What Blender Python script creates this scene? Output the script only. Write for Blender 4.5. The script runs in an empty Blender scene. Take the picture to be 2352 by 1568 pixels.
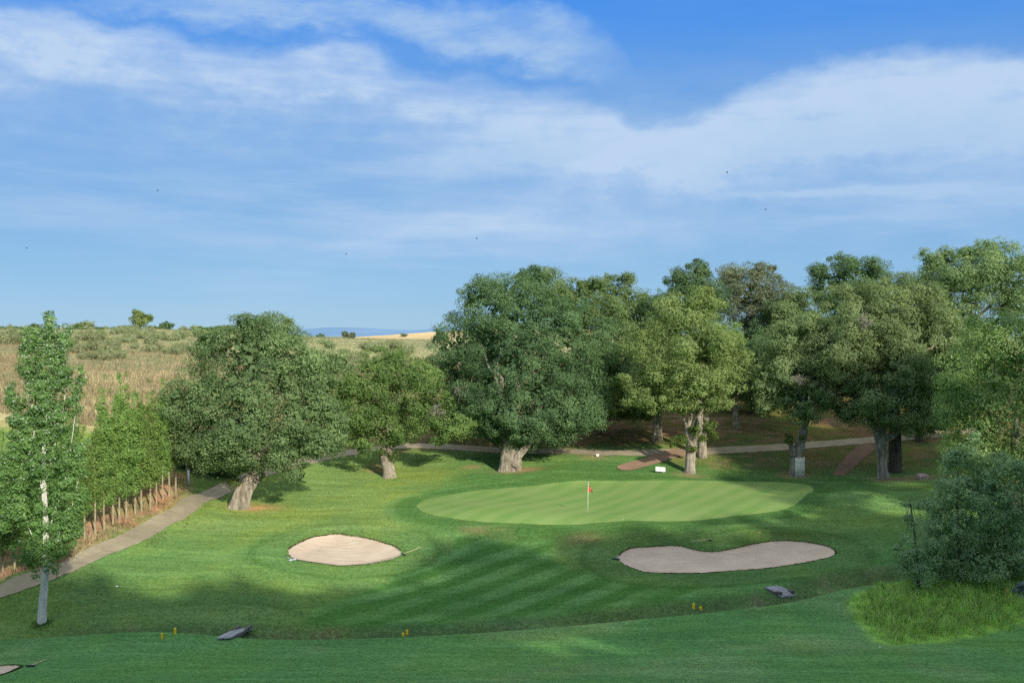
import bpy, math, random
import numpy as np
from mathutils import Vector

# ------------------------------------------------------------------ basics
SC = bpy.context.scene
COL = SC.collection
F, CX, CY, HOR, CAMZ = 2287.0, 1176.0, 784.0, 770.0, 12.4
PITCH = math.atan((CY - HOR) / F)
SUN_EL, SUN_AZ = math.radians(24.0), math.radians(152.0)      # azimuth clockwise from +Y
LX, LY = -math.sin(SUN_AZ), -math.cos(SUN_AZ)                 # horizontal travel of the light
rng = np.random.default_rng(7)
random.seed(7)


def ray(u, v):
    xc, yc = (u - CX) / F, (CY - v) / F
    c, s = math.cos(PITCH), math.sin(PITCH)
    return np.array([xc, c + yc * s, -s + yc * c])


def PT(u, v, D):
    d = ray(u, v)
    t = D / d[1]
    return np.array([d[0] * t, D, CAMZ + d[2] * t])


# ------------------------------------------------------------------ noise
def _h(ix, iy, iz, seed):
    n = (ix * 374761393 + iy * 668265263 + iz * 2147483647 + seed * 974634541) & 0xFFFFFFFF
    n = ((n ^ (n >> 13)) * 1274126177) & 0xFFFFFFFF
    n = n ^ (n >> 16)
    return (n & 0xFFFF) / 65535.0


def vnoise(p, seed=0):
    p = np.asarray(p, dtype=np.float64)
    if p.shape[1] == 2:
        p = np.concatenate([p, np.zeros((len(p), 1))], 1)
    i = np.floor(p).astype(np.int64)
    f = p - i
    f = f * f * (3 - 2 * f)
    r = 0
    for dx in (0, 1):
        wx = f[:, 0] if dx else 1 - f[:, 0]
        for dy in (0, 1):
            wy = f[:, 1] if dy else 1 - f[:, 1]
            for dz in (0, 1):
                wz = f[:, 2] if dz else 1 - f[:, 2]
                r = r + wx * wy * wz * _h(i[:, 0] + dx, i[:, 1] + dy, i[:, 2] + dz, seed)
    return r


def fbm(p, seed=0, octv=3):
    p = np.asarray(p, dtype=np.float64)
    r, a, s = 0, 0.5, 0
    for k in range(octv):
        r = r + a * vnoise(p * (2 ** k), seed + k * 17)
        s += a
        a *= 0.5
    return r / s


def sstep(a, b, x):
    t = np.clip((x - a) / (b - a), 0, 1)
    return t * t * (3 - 2 * t)


# ------------------------------------------------------------------ terrain height
CTRL = []
def cz(u, v, z):
    d = (CAMZ - z) * F / (v - HOR)
    CTRL.append((*PT(u, v, d)[:2], z))
def cd(u, v, d):
    CTRL.append(tuple(PT(u, v, d)))

for u in (-300, 300, 900, 1500, 2100, 2700):
    cz(u, 1568, -1.0)
    cz(u, 1512, -1.65)
for u, v, z in [(200, 1470, -2.25), (600, 1466, -2.2), (940, 1460, -2.2), (1300, 1434, -2.1), (1600, 1404, -2.0),
                (1790, 1376, -1.9), (2050, 1326, -1.7), (2400, 1285, -1.2), (-200, 1475, -2.3),
                (97, 1430, -2.2), (900, 1400, -2.15), (600, 1400, -1.85), (300, 1390, -1.9), (0, 1395, -2.0), (1200, 1360, -2.0),
                (1500, 1345, -1.75), (1900, 1320, -1.45), (1200, 1300, -1.5), (1200, 1240, -.75), (950, 1300, -1.6),
                (600, 1300, -1.25), (400, 1290, -1.1), (600, 1220, -.6), (800, 1265, -1.25), (800, 1205, -.35), (900, 1215, -.4),
                (1000, 1212, -.2), (1200, 1206, 0), (1450, 1207, 0), (1700, 1192, 0.05), (1850, 1172, .1),
                (1660, 1285, -1.15), (1660, 1240, -.65), (1480, 1250, -.8), (1850, 1245, -.7), (1980, 1220, -.35), (2150, 1230, -.2),
                (1350, 1178, 0), (1350, 1108, .2), (1000, 1155, 0), (1600, 1150, .05), (1850, 1125, .15), (1150, 1130, .1),
                (1300, 1087, .75), (1100, 1095, .55), (1500, 1095, .6), (1700, 1096, .4), (1950, 1150, .25), (2050, 1140, .3),
                (550, 1165, 0), (700, 1140, .1), (893, 1095, .35), (1168, 1080, .75), (1585, 1085, .7), (1830, 1090, .45), (2030, 1098, .35),
                (180, 1290, -1.0), (0, 1350, -1.6), (330, 1215, -.35), (470, 1140, .3), (600, 1083, 1.0), (780, 1040, 1.6),
                (900, 1021, 2.0), (1150, 1029, 1.95), (1450, 1038, 1.75), (1600, 1040, 1.75), (1800, 1026, 2.0), (2000, 1011, 2.2),
                (1510, 1012, 2.5), (1690, 985, 3.1), (1700, 920, 5.0), (1370, 985, 3.1), (1130, 1000, 2.6), (2100, 960, 4.0), (1960, 930, 4.7),
                (218, 1226, .0), (325, 1173, .5), (404, 1129, 1.0), (28, 1312, -.7), (200, 1050, 3.0), (420, 1040, 2.6),
                (2250, 1110, .9), (2450, 1080, 1.4), (2150, 1150, .2)]:
    cz(u, v, z)
for u, v, d in [(0, 900, 95), (0, 850, 116), (0, 800, 150), (0, 758, 215), (-400, 850, 110), (-400, 755, 215),
                (300, 900, 112), (300, 850, 131), (300, 800, 162), (300, 756, 228), (150, 950, 92), (600, 900, 118), (600, 800, 172), (600, 765, 235),
                (850, 870, 140), (850, 820, 192), (800, 780, 252), (960, 782, 252), (950, 830, 180), (650, 980, 100)]:
    cd(u, v, d)
CTRL += [(0, 0, 10.8), (-20, 0, 10.6), (20, 0, 10.6), (0, 20, 4.7), (-22, 22, 4.0), (24, 22, 4.4), (0, -30, 12), (-60, -20, 11), (60, -20, 10),
         (-60, 40, -.5), (60, 40, 1.8), (60, 75, 2.0), (30, 62, .2), (-55, 66, 1.5), (45, 110, 4.6), (20, 140, 8.2), (60, 150, 8.2), (0, 190, 11.0),
         (90, 120, 6), (-120, 120, 8), (-140, 220, 13), (40, 240, 12), (110, 220, 11), (-60, 300, 10.5), (-200, 330, 10), (100, 320, 9)]
CTRL = np.array(CTRL)


def _k(r2):
    return np.where(r2 > 1e-9, r2 * np.log(np.maximum(r2, 1e-9)), 0)


_S = 100.0
_cx = CTRL[:, :2] / _S
_n = len(_cx)
_A = np.zeros((_n + 3, _n + 3))
_d2 = ((_cx[:, None, :] - _cx[None, :, :]) ** 2).sum(-1)
_A[:_n, :_n] = _k(_d2) + np.eye(_n) * 2e-4
_A[:_n, _n] = 1
_A[:_n, _n + 1:] = _cx
_A[_n, :_n] = 1
_A[_n + 1:, :_n] = _cx.T
_W = np.linalg.solve(_A, np.concatenate([CTRL[:, 2], [0, 0, 0]]))


def base_h(x, y):
    p = np.stack([x, y], 1) / _S
    out = np.empty(len(p))
    for a in range(0, len(p), 20000):
        q = p[a:a + 20000]
        d2 = ((q[:, None, :] - _cx[None, :, :]) ** 2).sum(-1)
        out[a:a + 20000] = _k(d2) @ _W[:_n] + _W[_n] + q @ _W[_n + 1:]
    x, y = np.asarray(x), np.asarray(y)
    r = np.hypot(x, y - 100)
    far = 6.0 + 9.8 * np.exp(-(((x - 20) / 110) ** 2 + ((y - 520) / 130) ** 2)) + 2.0 * np.exp(-(((x + 60) / 160) ** 2 + ((y - 420) / 90) ** 2))
    far = far - 4.0 * sstep(900, 3000, r)
    w = sstep(150, 240, r - 0.0 * x)
    out = np.clip(out, -4, 16.5)
    return out * (1 - w) + far * w


def seg_dist(x, y, poly, closed=False):
    """distance to a polyline, and (closed) sign: negative inside"""
    P = np.asarray(poly)
    Q = np.roll(P, -1, 0) if closed else P[1:]
    P0 = P if closed else P[:-1]
    best = np.full(len(x), 1e9)
    inside = np.zeros(len(x), bool)
    for a, b in zip(P0, Q):
        ab = b - a
        t = np.clip(((x - a[0]) * ab[0] + (y - a[1]) * ab[1]) / max(ab @ ab, 1e-12), 0, 1)
        best = np.minimum(best, np.hypot(x - a[0] - t * ab[0], y - a[1] - t * ab[1]))
        if closed:
            cond = (a[1] > y) != (b[1] > y)
            with np.errstate(divide='ignore', invalid='ignore'):
                xi = a[0] + (y - a[1]) / (b[1] - a[1] + 1e-15) * ab[0]
            inside ^= cond & (x < xi)
    return np.where(inside, -best, best) if closed else best


LOCAL = []      # functions (x, y) -> dz


def H(x, y):
    x = np.atleast_1d(np.asarray(x, float))
    y = np.atleast_1d(np.asarray(y, float))
    h = base_h(x, y)
    for f in LOCAL:
        h = h + f(x, y)
    return h


def h1(x, y):
    return float(H([x], [y])[0])


def hit(u, v, d0=30.0, d1=330.0):
    """first point of the ground seen at a picture position"""
    d = ray(u, v)
    ys = np.concatenate([np.arange(d0, 120, 0.25), np.arange(120, d1, 1.0)])
    zs = CAMZ + d[2] / d[1] * ys
    g = H(d[0] / d[1] * ys, ys)
    below = np.nonzero(zs <= g)[0]
    if len(below) == 0:
        k = len(ys) - 1
        return np.array([d[0] / d[1] * ys[k], ys[k], g[k]])
    k = below[0]
    y = ys[k]
    if k > 0:
        a, b = zs[k - 1] - g[k - 1], zs[k] - g[k]
        y = ys[k - 1] + (ys[k] - ys[k - 1]) * a / (a - b + 1e-12)
    x = d[0] / d[1] * y
    return np.array([x, y, h1(x, y)])


def catmull(P, n, closed=True):
    P = np.asarray(P, float)
    m = len(P)
    out = []
    segs = m if closed else m - 1
    for i in range(segs):
        if closed:
            p0, p1, p2, p3 = P[(i - 1) % m], P[i], P[(i + 1) % m], P[(i + 2) % m]
        else:
            p0, p1, p2, p3 = P[max(i - 1, 0)], P[i], P[i + 1], P[min(i + 2, m - 1)]
        for k in range(n):
            t = k / n
            out.append(0.5 * (2 * p1 + (p2 - p0) * t + (2 * p0 - 5 * p1 + 4 * p2 - p3) * t * t + (3 * p1 - p0 - 3 * p2 + p3) * t ** 3))
    if not closed:
        out.append(P[-1])
    return np.array(out)


def px_poly(pts):
    return np.array([hit(u, v)[:2] for u, v in pts])


# outlines found on the plain terrain first
GREEN_PX = [(957, 1161), (975, 1149), (1010, 1140), (1080, 1128), (1200, 1118), (1350, 1109), (1500, 1105), (1650, 1105), (1770, 1107), (1845, 1112),
            (1868, 1122), (1860, 1138), (1838, 1156), (1785, 1174), (1650, 1190), (1500, 1199), (1350, 1204), (1200, 1202), (1080, 1196), (1000, 1185), (967, 1173)]
B1_PX = [(662.5, 1264), (679, 1253), (712, 1238.5), (737, 1233.5), (771, 1229.6), (804, 1233.5), (846, 1240), (879, 1249), (904, 1256), (919, 1266),
         (921, 1274), (904, 1282.6), (862, 1291.8), (821, 1296.8), (779, 1299), (754, 1296), (704, 1289), (676, 1282.6), (666, 1276)]
B2_PX = [(1419, 1285), (1425, 1274), (1438, 1266), (1457, 1260.5), (1502, 1258.5), (1553, 1256.6), (1579, 1261), (1605, 1267), (1643, 1268.5), (1685, 1262.7),
         (1726, 1254.7), (1784, 1247), (1837, 1248), (1872, 1252), (1908, 1260), (1918.6, 1272), (1900, 1281), (1836, 1294), (1764, 1303.6), (1643, 1313), (1573, 1316),
         (1496, 1315), (1461, 1307.5), (1432, 1295)]
B3_PX = [(-90, 1545), (-40, 1535), (10, 1530.5), (40, 1530), (47, 1533), (35, 1539), (10, 1547), (-40, 1560), (-90, 1565)]
GREEN = catmull(px_poly(GREEN_PX), 5)
B1, B2, B3 = (catmull(px_poly(p), 4) for p in (B1_PX, B2_PX, B3_PX))
DITCH = catmull(px_poly([(-400, 1466), (120, 1458), (372, 1453), (600, 1458), (940, 1451), (1300, 1425), (1600, 1394), (1790, 1369), (2050, 1318), (2350, 1275), (2700, 1230)]), 6, False)


def _ditch(x, y):
    d = seg_dist(x, y, DITCH)
    fade = sstep(-27, -21, x)
    return fade * (-0.45 * (1 - sstep(0.15, 1.15, d)) + 0.10 * np.exp(-((d - 1.5) / .5) ** 2))


def _bunk(B, depth, lip):
    def f(x, y):
        out = np.zeros(len(x))
        c = B.mean(0)
        m = np.hypot(x - c[0], y - c[1]) < 12
        if m.any():
            s = seg_dist(x[m], y[m], B, True)
            far = sstep(-1.5, 2.5, y[m] - c[1])
            out[m] = -depth * sstep(0.0, 1.0, -s) + lip * far * np.exp(-((s - .9) / .8) ** 2) - 0.05 * sstep(0.02, .12, -s)
        return out
    return f


def _bump(u, v, a, sx, sy, rot=0.0):
    c = hit(u, v)
    cr, sr = math.cos(rot), math.sin(rot)
    def f(x, y):
        dx, dy = x - c[0], y - c[1]
        return a * np.exp(-(((dx * cr + dy * sr) / sx) ** 2 + ((-dx * sr + dy * cr) / sy) ** 2))
    return f


_new = [_bump(480, 1392, .5, 6.0, 1.6, .12), _bump(300, 1475, .35, 5.5, 1.5), _bump(1960, 1148, .6, 4.2, 2.8), _bump(1650, 1225, .25, 6.0, 1.5),
        _bump(1280, 1093, .35, 8.0, 1.6), _bump(2180, 1400, .45, 4.0, 2.2)]
LOCAL += _new
LOCAL += [_ditch, _bunk(B1, .22, .22), _bunk(B2, .22, .25), _bunk(B3, .2, .1)]
LOCAL.append(lambda x, y: 0.05 * (fbm(np.stack([x, y], 1) * .35, 5, 2) - .5) * sstep(200, 100, np.hypot(x, y))
             + sstep(85, 130, np.hypot(x, y)) * .7 * (fbm(np.stack([x, y], 1) * .12, 9, 3) - .5))

# ------------------------------------------------------------------ mesh helpers
def mesh_np(name, V, faces, mats, attrs=None, smooth=False, midx=None):
    """faces: (n,k) int array"""
    me = bpy.data.meshes.new(name)
    V = np.asarray(V, np.float32)
    faces = np.asarray(faces, np.int32)
    n, k = faces.shape
    me.vertices.add(len(V))
    me.vertices.foreach_set("co", V.ravel())
    me.loops.add(n * k)
    me.loops.foreach_set("vertex_index", faces.ravel())
    me.polygons.add(n)
    me.polygons.foreach_set("loop_start", np.arange(0, n * k, k, dtype=np.int32))
    if midx is not None:
        me.polygons.foreach_set("material_index", np.asarray(midx, np.int32))
    if smooth:
        me.polygons.foreach_set("use_smooth", np.ones(n, bool))
    for m in mats:
        me.materials.append(m)
    for an, (typ, dom, data) in (attrs or {}).items():
        a = me.attributes.new(an, typ, dom)
        a.data.foreach_set("color" if typ == 'FLOAT_COLOR' else "value", np.asarray(data, np.float32).ravel())
    me.update(calc_edges=True)
    return me


class MB:
    """collects polygons of any size for one mesh"""
    def __init__(s):
        s.v, s.f, s.sm = [], [], []
    def add(s, V, Fc, smooth=False):
        o = len(s.v)
        s.v += [tuple(map(float, p)) for p in V]
        for f in Fc:
            s.f.append(tuple(int(i) + o for i in f))
            s.sm.append(smooth)
        return s
    def tube(s, P, R, seg=8, knob=0.0, seed=0, cap=True, flare=None):
        V, Fc = tube_geo(P, R, seg, knob, seed, cap)
        return s.add(V, Fc, True)
    def box(s, c, sz, rz=0.0, bev=0.0, tilt=0.0, axis=None):
        hx, hy, hz = (a / 2 for a in sz)
        b = min(bev, hx * .9, hy * .9, hz * .9)
        if b <= 0:
            vs = [(x, y, z) for z in (-hz, hz) for x, y in ((-hx, -hy), (hx, -hy), (hx, hy), (-hx, hy))]
            fs = [(3, 2, 1, 0), (4, 5, 6, 7), (0, 1, 5, 4), (1, 2, 6, 5), (2, 3, 7, 6), (3, 0, 4, 7)]
        else:
            vs = []
            for z, i in ((-hz, b), (-hz + b, 0), (hz - b, 0), (hz, b)):
                x, y = hx - i, hy - i
                vs += [(-x + b, -y, z), (x - b, -y, z), (x, -y + b, z), (x, y - b, z), (x - b, y, z), (-x + b, y, z), (-x, y - b, z), (-x, -y + b, z)]
            fs = [tuple(range(7, -1, -1)), tuple(range(24, 32))]
            for l in range(3):
                for k in range(8):
                    a, c2 = l * 8 + k, l * 8 + (k + 1) % 8
                    fs.append((a, c2, c2 + 8, a + 8))
        cr, sr, ct, st = math.cos(rz), math.sin(rz), math.cos(tilt), math.sin(tilt)
        out = []
        for x, y, z in vs:
            y, z = y * ct - z * st, y * st + z * ct
            out.append((c[0] + x * cr - y * sr, c[1] + x * sr + y * cr, c[2] + z))
        return s.add(out, fs)
    def build(s, name, mat, parent=None, loc=None):
        me = bpy.data.meshes.new(name)
        V = s.v
        if loc is not None:
            V = [(p[0] - loc[0], p[1] - loc[1], p[2] - loc[2]) for p in V]
        me.from_pydata(V, [], s.f)
        me.polygons.foreach_set("use_smooth", s.sm)
        me.materials.append(mat)
        me.update()
        return link(name, me, parent)


def link(name, me, parent=None):
    o = bpy.data.objects.new(name, me)
    COL.objects.link(o)
    if parent is not None:
        o.parent = parent
    return o


def thing(name, label, cat, loc=(0, 0, 0), group=None):
    o = link(name, None)
    o.empty_display_size = .2
    o.location = [float(a) for a in loc]
    tag(o, label, cat, group)
    return o


def tag(o, label=None, cat=None, group=None, kind=None):
    if label:
        o['label'] = label
    if cat:
        o['category'] = cat
    if group:
        o['group'] = group
    if kind:
        o['kind'] = kind
    return o


def dup(root, loc, rz=0.0, sc=(1, 1, 1), label=None):
    r = root.copy()
    COL.objects.link(r)
    r.location = [float(a) for a in loc]
    r.rotation_euler = (0, 0, rz)
    r.scale = sc
    if label:
        r['label'] = label
    for ch in list(root.children):
        c = ch.copy()
        COL.objects.link(c)
        c.parent = r
        for g in list(ch.children):
            d = g.copy()
            COL.objects.link(d)
            d.parent = c
    return r


def tube_geo(P, R, seg=8, knob=0.0, seed=0, cap=True):
    P = np.asarray(P, float)
    R = np.asarray(R, float)
    n = len(P)
    T = np.gradient(P, axis=0)
    T /= np.linalg.norm(T, axis=1, keepdims=True) + 1e-9
    ref = np.array([0, 1, 0.]) if abs(T[0][1]) < .8 else np.array([1., 0, 0])
    V = []
    N = np.cross(T[0], ref)
    N /= np.linalg.norm(N)
    for i in range(n):
        N = N - T[i] * (N @ T[i])
        N /= np.linalg.norm(N) + 1e-9
        B = np.cross(T[i], N)
        for k in range(seg):
            a = 2 * math.pi * k / seg
            V.append(P[i] + (N * math.cos(a) + B * math.sin(a)) * R[i])
    V = np.array(V)
    if knob > 0:
        rr = np.repeat(R, seg)
        C = np.repeat(P, seg, 0)
        dirs = (V - C) / (rr[:, None] + 1e-9)
        nz = fbm(V * (1.6 / max(R.max(), .15)) * .8, seed, 3) - .5
        # vertical ribs of the bark
        ang = np.tile(np.arange(seg), n) * 1.0
        rib = vnoise(np.stack([ang * 1.3, np.repeat(np.arange(n), seg) * .25], 1), seed + 3) - .5
        V = C + dirs * (rr * (1 + knob * 2.0 * nz + knob * .7 * rib))[:, None]
    Fc = []
    for i in range(n - 1):
        for k in range(seg):
            a, b = i * seg + k, i * seg + (k + 1) % seg
            Fc.append((a, b, b + seg, a + seg))
    if cap:
        Fc.append(tuple(range(seg - 1, -1, -1)))
        Fc.append(tuple(range((n - 1) * seg, n * seg)))
    return V, Fc


# ------------------------------------------------------------------ materials
class NT:
    def __init__(s, name):
        s.m = bpy.data.materials.new(name)
        s.m.use_nodes = True
        s.t = s.m.node_tree
        s.t.nodes.clear()
        s.out = s.t.nodes.new('ShaderNodeOutputMaterial')
    def n(s, typ, **kw):
        nd = s.t.nodes.new(typ)
        for k, v in kw.items():
            if k.startswith('i_'):
                key = k[2:]
                key = int(key) if key.isdigit() else key.replace('_', ' ')
                s.set(nd.inputs[key], v)
            else:
                setattr(nd, k, v)
        return nd
    def set(s, inp, v):
        if isinstance(v, bpy.types.NodeSocket):
            s.t.links.new(v, inp)
        elif isinstance(v, bpy.types.Node):
            s.t.links.new(v.outputs[0], inp)
        else:
            inp.default_value = v
    def math(s, op, a, b=0.0, c=None, clamp=False):
        nd = s.n('ShaderNodeMath', operation=op, use_clamp=clamp)
        s.set(nd.inputs[0], a)
        s.set(nd.inputs[1], b)
        if c is not None:
            s.set(nd.inputs[2], c)
        return nd.outputs[0]
    def mixc(s, f, a, b, bt='MIX'):
        nd = s.n('ShaderNodeMix', data_type='RGBA', blend_type=bt)
        s.set(nd.inputs[0], f)
        s.set(nd.inputs[6], a)
        s.set(nd.inputs[7], b)
        return nd.outputs[2]
    def ramp(s, f, lo, hi, a=0.0, b=1.0, typ='SMOOTHSTEP'):
        nd = s.n('ShaderNodeMapRange', interpolation_type=typ)
        s.set(nd.inputs[0], f)
        for i, v in enumerate((lo, hi, a, b)):
            s.set(nd.inputs[i + 1], v)
        return nd.outputs[0]
    def noise(s, co, scale, detail=2.0, rough=.5):
        nd = s.n('ShaderNodeTexNoise')
        s.set(nd.inputs['Vector'], co)
        nd.inputs['Scale'].default_value = scale
        nd.inputs['Detail'].default_value = detail
        nd.inputs['Roughness'].default_value = rough
        return nd.outputs[0]
    def mapv(s, co, sc=(1, 1, 1), rot=(0, 0, 0)):
        nd = s.n('ShaderNodeMapping')
        s.set(nd.inputs[0], co)
        nd.inputs['Scale'].default_value = sc
        nd.inputs['Rotation'].default_value = rot
        return nd.outputs[0]
    def surf(s, sh):
        s.set(s.out.inputs[0], sh)
        return s.m


def rgb(r, g, b):
    return (r, g, b, 1.0)


def leaf_mat(name, dark, light, trans=.36, pale=None):
    m = NT(name)
    tone = m.n('ShaderNodeAttribute', attribute_name='tone').outputs['Fac']
    c = m.mixc(m.ramp(tone, 0, 1, 0, 1, 'LINEAR'), rgb(*dark), rgb(*light))
    oi = m.n('ShaderNodeObjectInfo').outputs['Random']
    hsv = m.n('ShaderNodeHueSaturation')
    m.set(hsv.inputs['Hue'], m.ramp(oi, 0, 1, .488, .512, 'LINEAR'))
    m.set(hsv.inputs['Value'], m.ramp(oi, 0, 1, .9, 1.1, 'LINEAR'))
    m.set(hsv.inputs['Color'], c)
    c = hsv.outputs[0]
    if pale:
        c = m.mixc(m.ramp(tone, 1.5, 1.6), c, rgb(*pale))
    d = m.n('ShaderNodeBsdfDiffuse', i_Color=c)
    tc = m.mixc(1.0, c, rgb(1.05, 1.2, .5), 'MULTIPLY')
    t = m.n('ShaderNodeBsdfTranslucent', i_Color=tc)
    mx = m.n('ShaderNodeMixShader', i_0=trans)
    m.set(mx.inputs[1], d)
    m.set(mx.inputs[2], t)
    return m.surf(mx)


def bark_mat(name, a, b, scale=5.0, spots=None):
    m = NT(name)
    co = m.n('ShaderNodeTexCoord').outputs['Object']
    st = m.mapv(co, (1, 1, .22))
    n1 = m.noise(st, scale, 5, .65)
    n2 = m.noise(co, scale * .35, 3, .6)
    c = m.mixc(m.ramp(n1, .32, .66), rgb(*a), rgb(*b))
    c = m.mixc(m.ramp(n2, .4, .7, 0, .55), c, rgb(a[0] * .75, a[1] * .85, a[2] * .6))
    if spots:
        sp = m.noise(m.mapv(co, (1, 1, 2.6)), 7.0, 3, .7)
        c = m.mixc(m.ramp(sp, .60, .66), c, rgb(*spots))
    bm = m.n('ShaderNodeBump', i_Strength=.8, i_Distance=.06)
    m.set(bm.inputs['Height'], n1)
    d = m.n('ShaderNodeBsdfDiffuse', i_Color=c, i_Roughness=.9)
    m.set(d.inputs['Normal'], bm.outputs[0])
    return m.surf(d)


def plain_mat(name, col, rough=.7, var=.25, scale=6.0, bump=.0, stretch=(1, 1, 1)):
    m = NT(name)
    co = m.mapv(m.n('ShaderNodeTexCoord').outputs['Object'], stretch)
    n1 = m.noise(co, scale, 4, .6)
    c = m.mixc(m.ramp(n1, .3, .7), rgb(*[x * (1 - var) for x in col]), rgb(*[min(1, x * (1 + var)) for x in col]))
    p = m.n('ShaderNodeBsdfPrincipled', i_Roughness=rough)
    p.inputs['Specular IOR Level'].default_value = .25
    m.set(p.inputs['Base Color'], c)
    if bump:
        bm = m.n('ShaderNodeBump', i_Strength=bump, i_Distance=.02)
        m.set(bm.inputs['Height'], n1)
        m.set(p.inputs['Normal'], bm.outputs[0])
    return m.surf(p)


def turf_mat(name):
    m = NT(name)
    alb = m.n('ShaderNodeAttribute', attribute_name='alb').outputs['Color']
    dry = m.n('ShaderNodeAttribute', attribute_name='dry').outputs['Fac']
    co = m.n('ShaderNodeTexCoord').outputs['Object']
    big = m.noise(co, .16, 4, .6)
    mid = m.noise(co, .9, 4, .65)
    fine = m.noise(co, 5.5, 3, .7)
    gr = m.noise(m.mapv(co, (1, .45, 1)), 16.0, 2, .7)
    streak = m.noise(m.mapv(co, (.25, 1.2, 1), (0, 0, .5)), 1.1, 4, .6)
    c = m.mixc(m.math('MULTIPLY', m.ramp(big, .42, .66), dry), alb, m.mixc(1.0, alb, rgb(1.32, 1.12, .85), 'MULTIPLY'))
    c = m.mixc(m.math('MULTIPLY', m.ramp(mid, .5, .72), m.math('MULTIPLY', dry, .75)), c, m.mixc(1.0, alb, rgb(1.38, 1.20, 1.05), 'MULTIPLY'))
    c = m.mixc(m.math('MULTIPLY', m.ramp(streak, .52, .75), m.math('MULTIPLY', dry, .45)), c, m.mixc(1.0, alb, rgb(1.45, 1.3, 1.35), 'MULTIPLY'))
    c = m.mixc(m.math('MULTIPLY', m.ramp(m.noise(co, .33, 3, .6), .52, .7), .35), c, m.mixc(1.0, c, rgb(.72, .82, .8), 'MULTIPLY'))
    hs = m.noise(m.mapv(co, (.16, 1.0, 1)), .8, 5, .62)
    hs2 = m.noise(m.mapv(co, (.5, 2.6, 1), (0, 0, .12)), 1.2, 4, .7)
    v = m.math('ADD', m.ramp(fine, .25, .75, .58, 1.40, 'LINEAR'), m.ramp(gr, .25, .75, -.24, .24, 'LINEAR'))
    v = m.math('MULTIPLY', v, m.math('MULTIPLY', m.ramp(hs, .3, .7, .84, 1.16, 'LINEAR'), m.ramp(hs2, .3, .7, .86, 1.14, 'LINEAR')))
    c = m.mixc(m.ramp(hs, .5, .72, 0, .32), c, m.mixc(1.0, alb, rgb(1.35, 1.12, 1.5), 'MULTIPLY'))
    hv = m.n('ShaderNodeCombineColor')
    for i in range(3):
        m.set(hv.inputs[i], v)
    c = m.mixc(1.0, c, hv.outputs[0], 'MULTIPLY')
    # scattered dry bits and fallen leaves
    vor = m.n('ShaderNodeTexVoronoi', i_Scale=1.6)
    m.set(vor.inputs['Vector'], co)
    sp = m.math('MULTIPLY', m.ramp(vor.outputs['Distance'], .075, .045), m.math('MULTIPLY', m.ramp(mid, .42, .55), m.math('MULTIPLY', dry, .7), clamp=True), clamp=True)
    c = m.mixc(sp, c, rgb(.42, .40, .20))
    bm = m.n('ShaderNodeBump', i_Strength=.55, i_Distance=.06)
    m.set(bm.inputs['Height'], m.math('ADD', fine, gr))
    d = m.n('ShaderNodeBsdfDiffuse', i_Color=c, i_Roughness=.6)
    m.set(d.inputs['Normal'], bm.outputs[0])
    return m.surf(d)


def green_mat(name):
    m = NT(name)
    co = m.n('ShaderNodeTexCoord').outputs['Object']
    big = m.noise(co, .22, 4, .6)
    st = m.n('ShaderNodeTexWave', wave_type='BANDS', bands_direction='X')
    m.set(st.inputs['Vector'], m.mapv(co, (1, 1, 1), (0, 0, .55)))
    st.inputs['Scale'].default_value = .17
    st.inputs['Distortion'].default_value = .6
    fine = m.noise(co, 9.0, 3, .7)
    c = m.mixc(m.ramp(big, .35, .68), rgb(.170, .300, .078), rgb(.225, .325, .105))
    c = m.mixc(m.math('MULTIPLY', m.ramp(st.outputs[0], .3, .7), .5), c, rgb(.27, .36, .12))
    c = m.mixc(m.ramp(fine, .3, .75, 0, .35), c, rgb(.16, .26, .07))
    bm = m.n('ShaderNodeBump', i_Strength=.25, i_Distance=.02)
    m.set(bm.inputs['Height'], fine)
    d = m.n('ShaderNodeBsdfDiffuse', i_Color=c)
    m.set(d.inputs['Normal'], bm.outputs[0])
    return m.surf(d)


def sand_mat(name):
    m = NT(name)
    co = m.n('ShaderNodeTexCoord').outputs['Object']
    n1 = m.noise(co, .6, 4, .6)
    n2 = m.noise(co, 14, 3, .7)
    rk = m.noise(m.mapv(co, (.25, 2.2, 1), (0, 0, .15)), 2.2, 3, .6)
    c = m.mixc(m.ramp(n1, .35, .7), rgb(.53, .43, .325), rgb(.60, .50, .385))
    c = m.mixc(m.ramp(rk, .42, .68, 0, .45), c, rgb(.46, .36, .27))
    c = m.mixc(m.ramp(n2, .45, .8, 0, .16), c, rgb(.44, .35, .26))
    ft = m.n('ShaderNodeTexVoronoi', i_Scale=1.5)
    m.set(ft.inputs['Vector'], co)
    dent = m.math('MULTIPLY', m.ramp(ft.outputs['Distance'], .06, .16), .4)
    bm = m.n('ShaderNodeBump', i_Strength=.8, i_Distance=.10)
    m.set(bm.inputs['Height'], m.math('ADD', m.math('ADD', rk, dent), m.math('MULTIPLY', n2, .12)))
    d = m.n('ShaderNodeBsdfDiffuse', i_Color=c)
    m.set(d.inputs['Normal'], bm.outputs[0])
    return m.surf(d)


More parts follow.
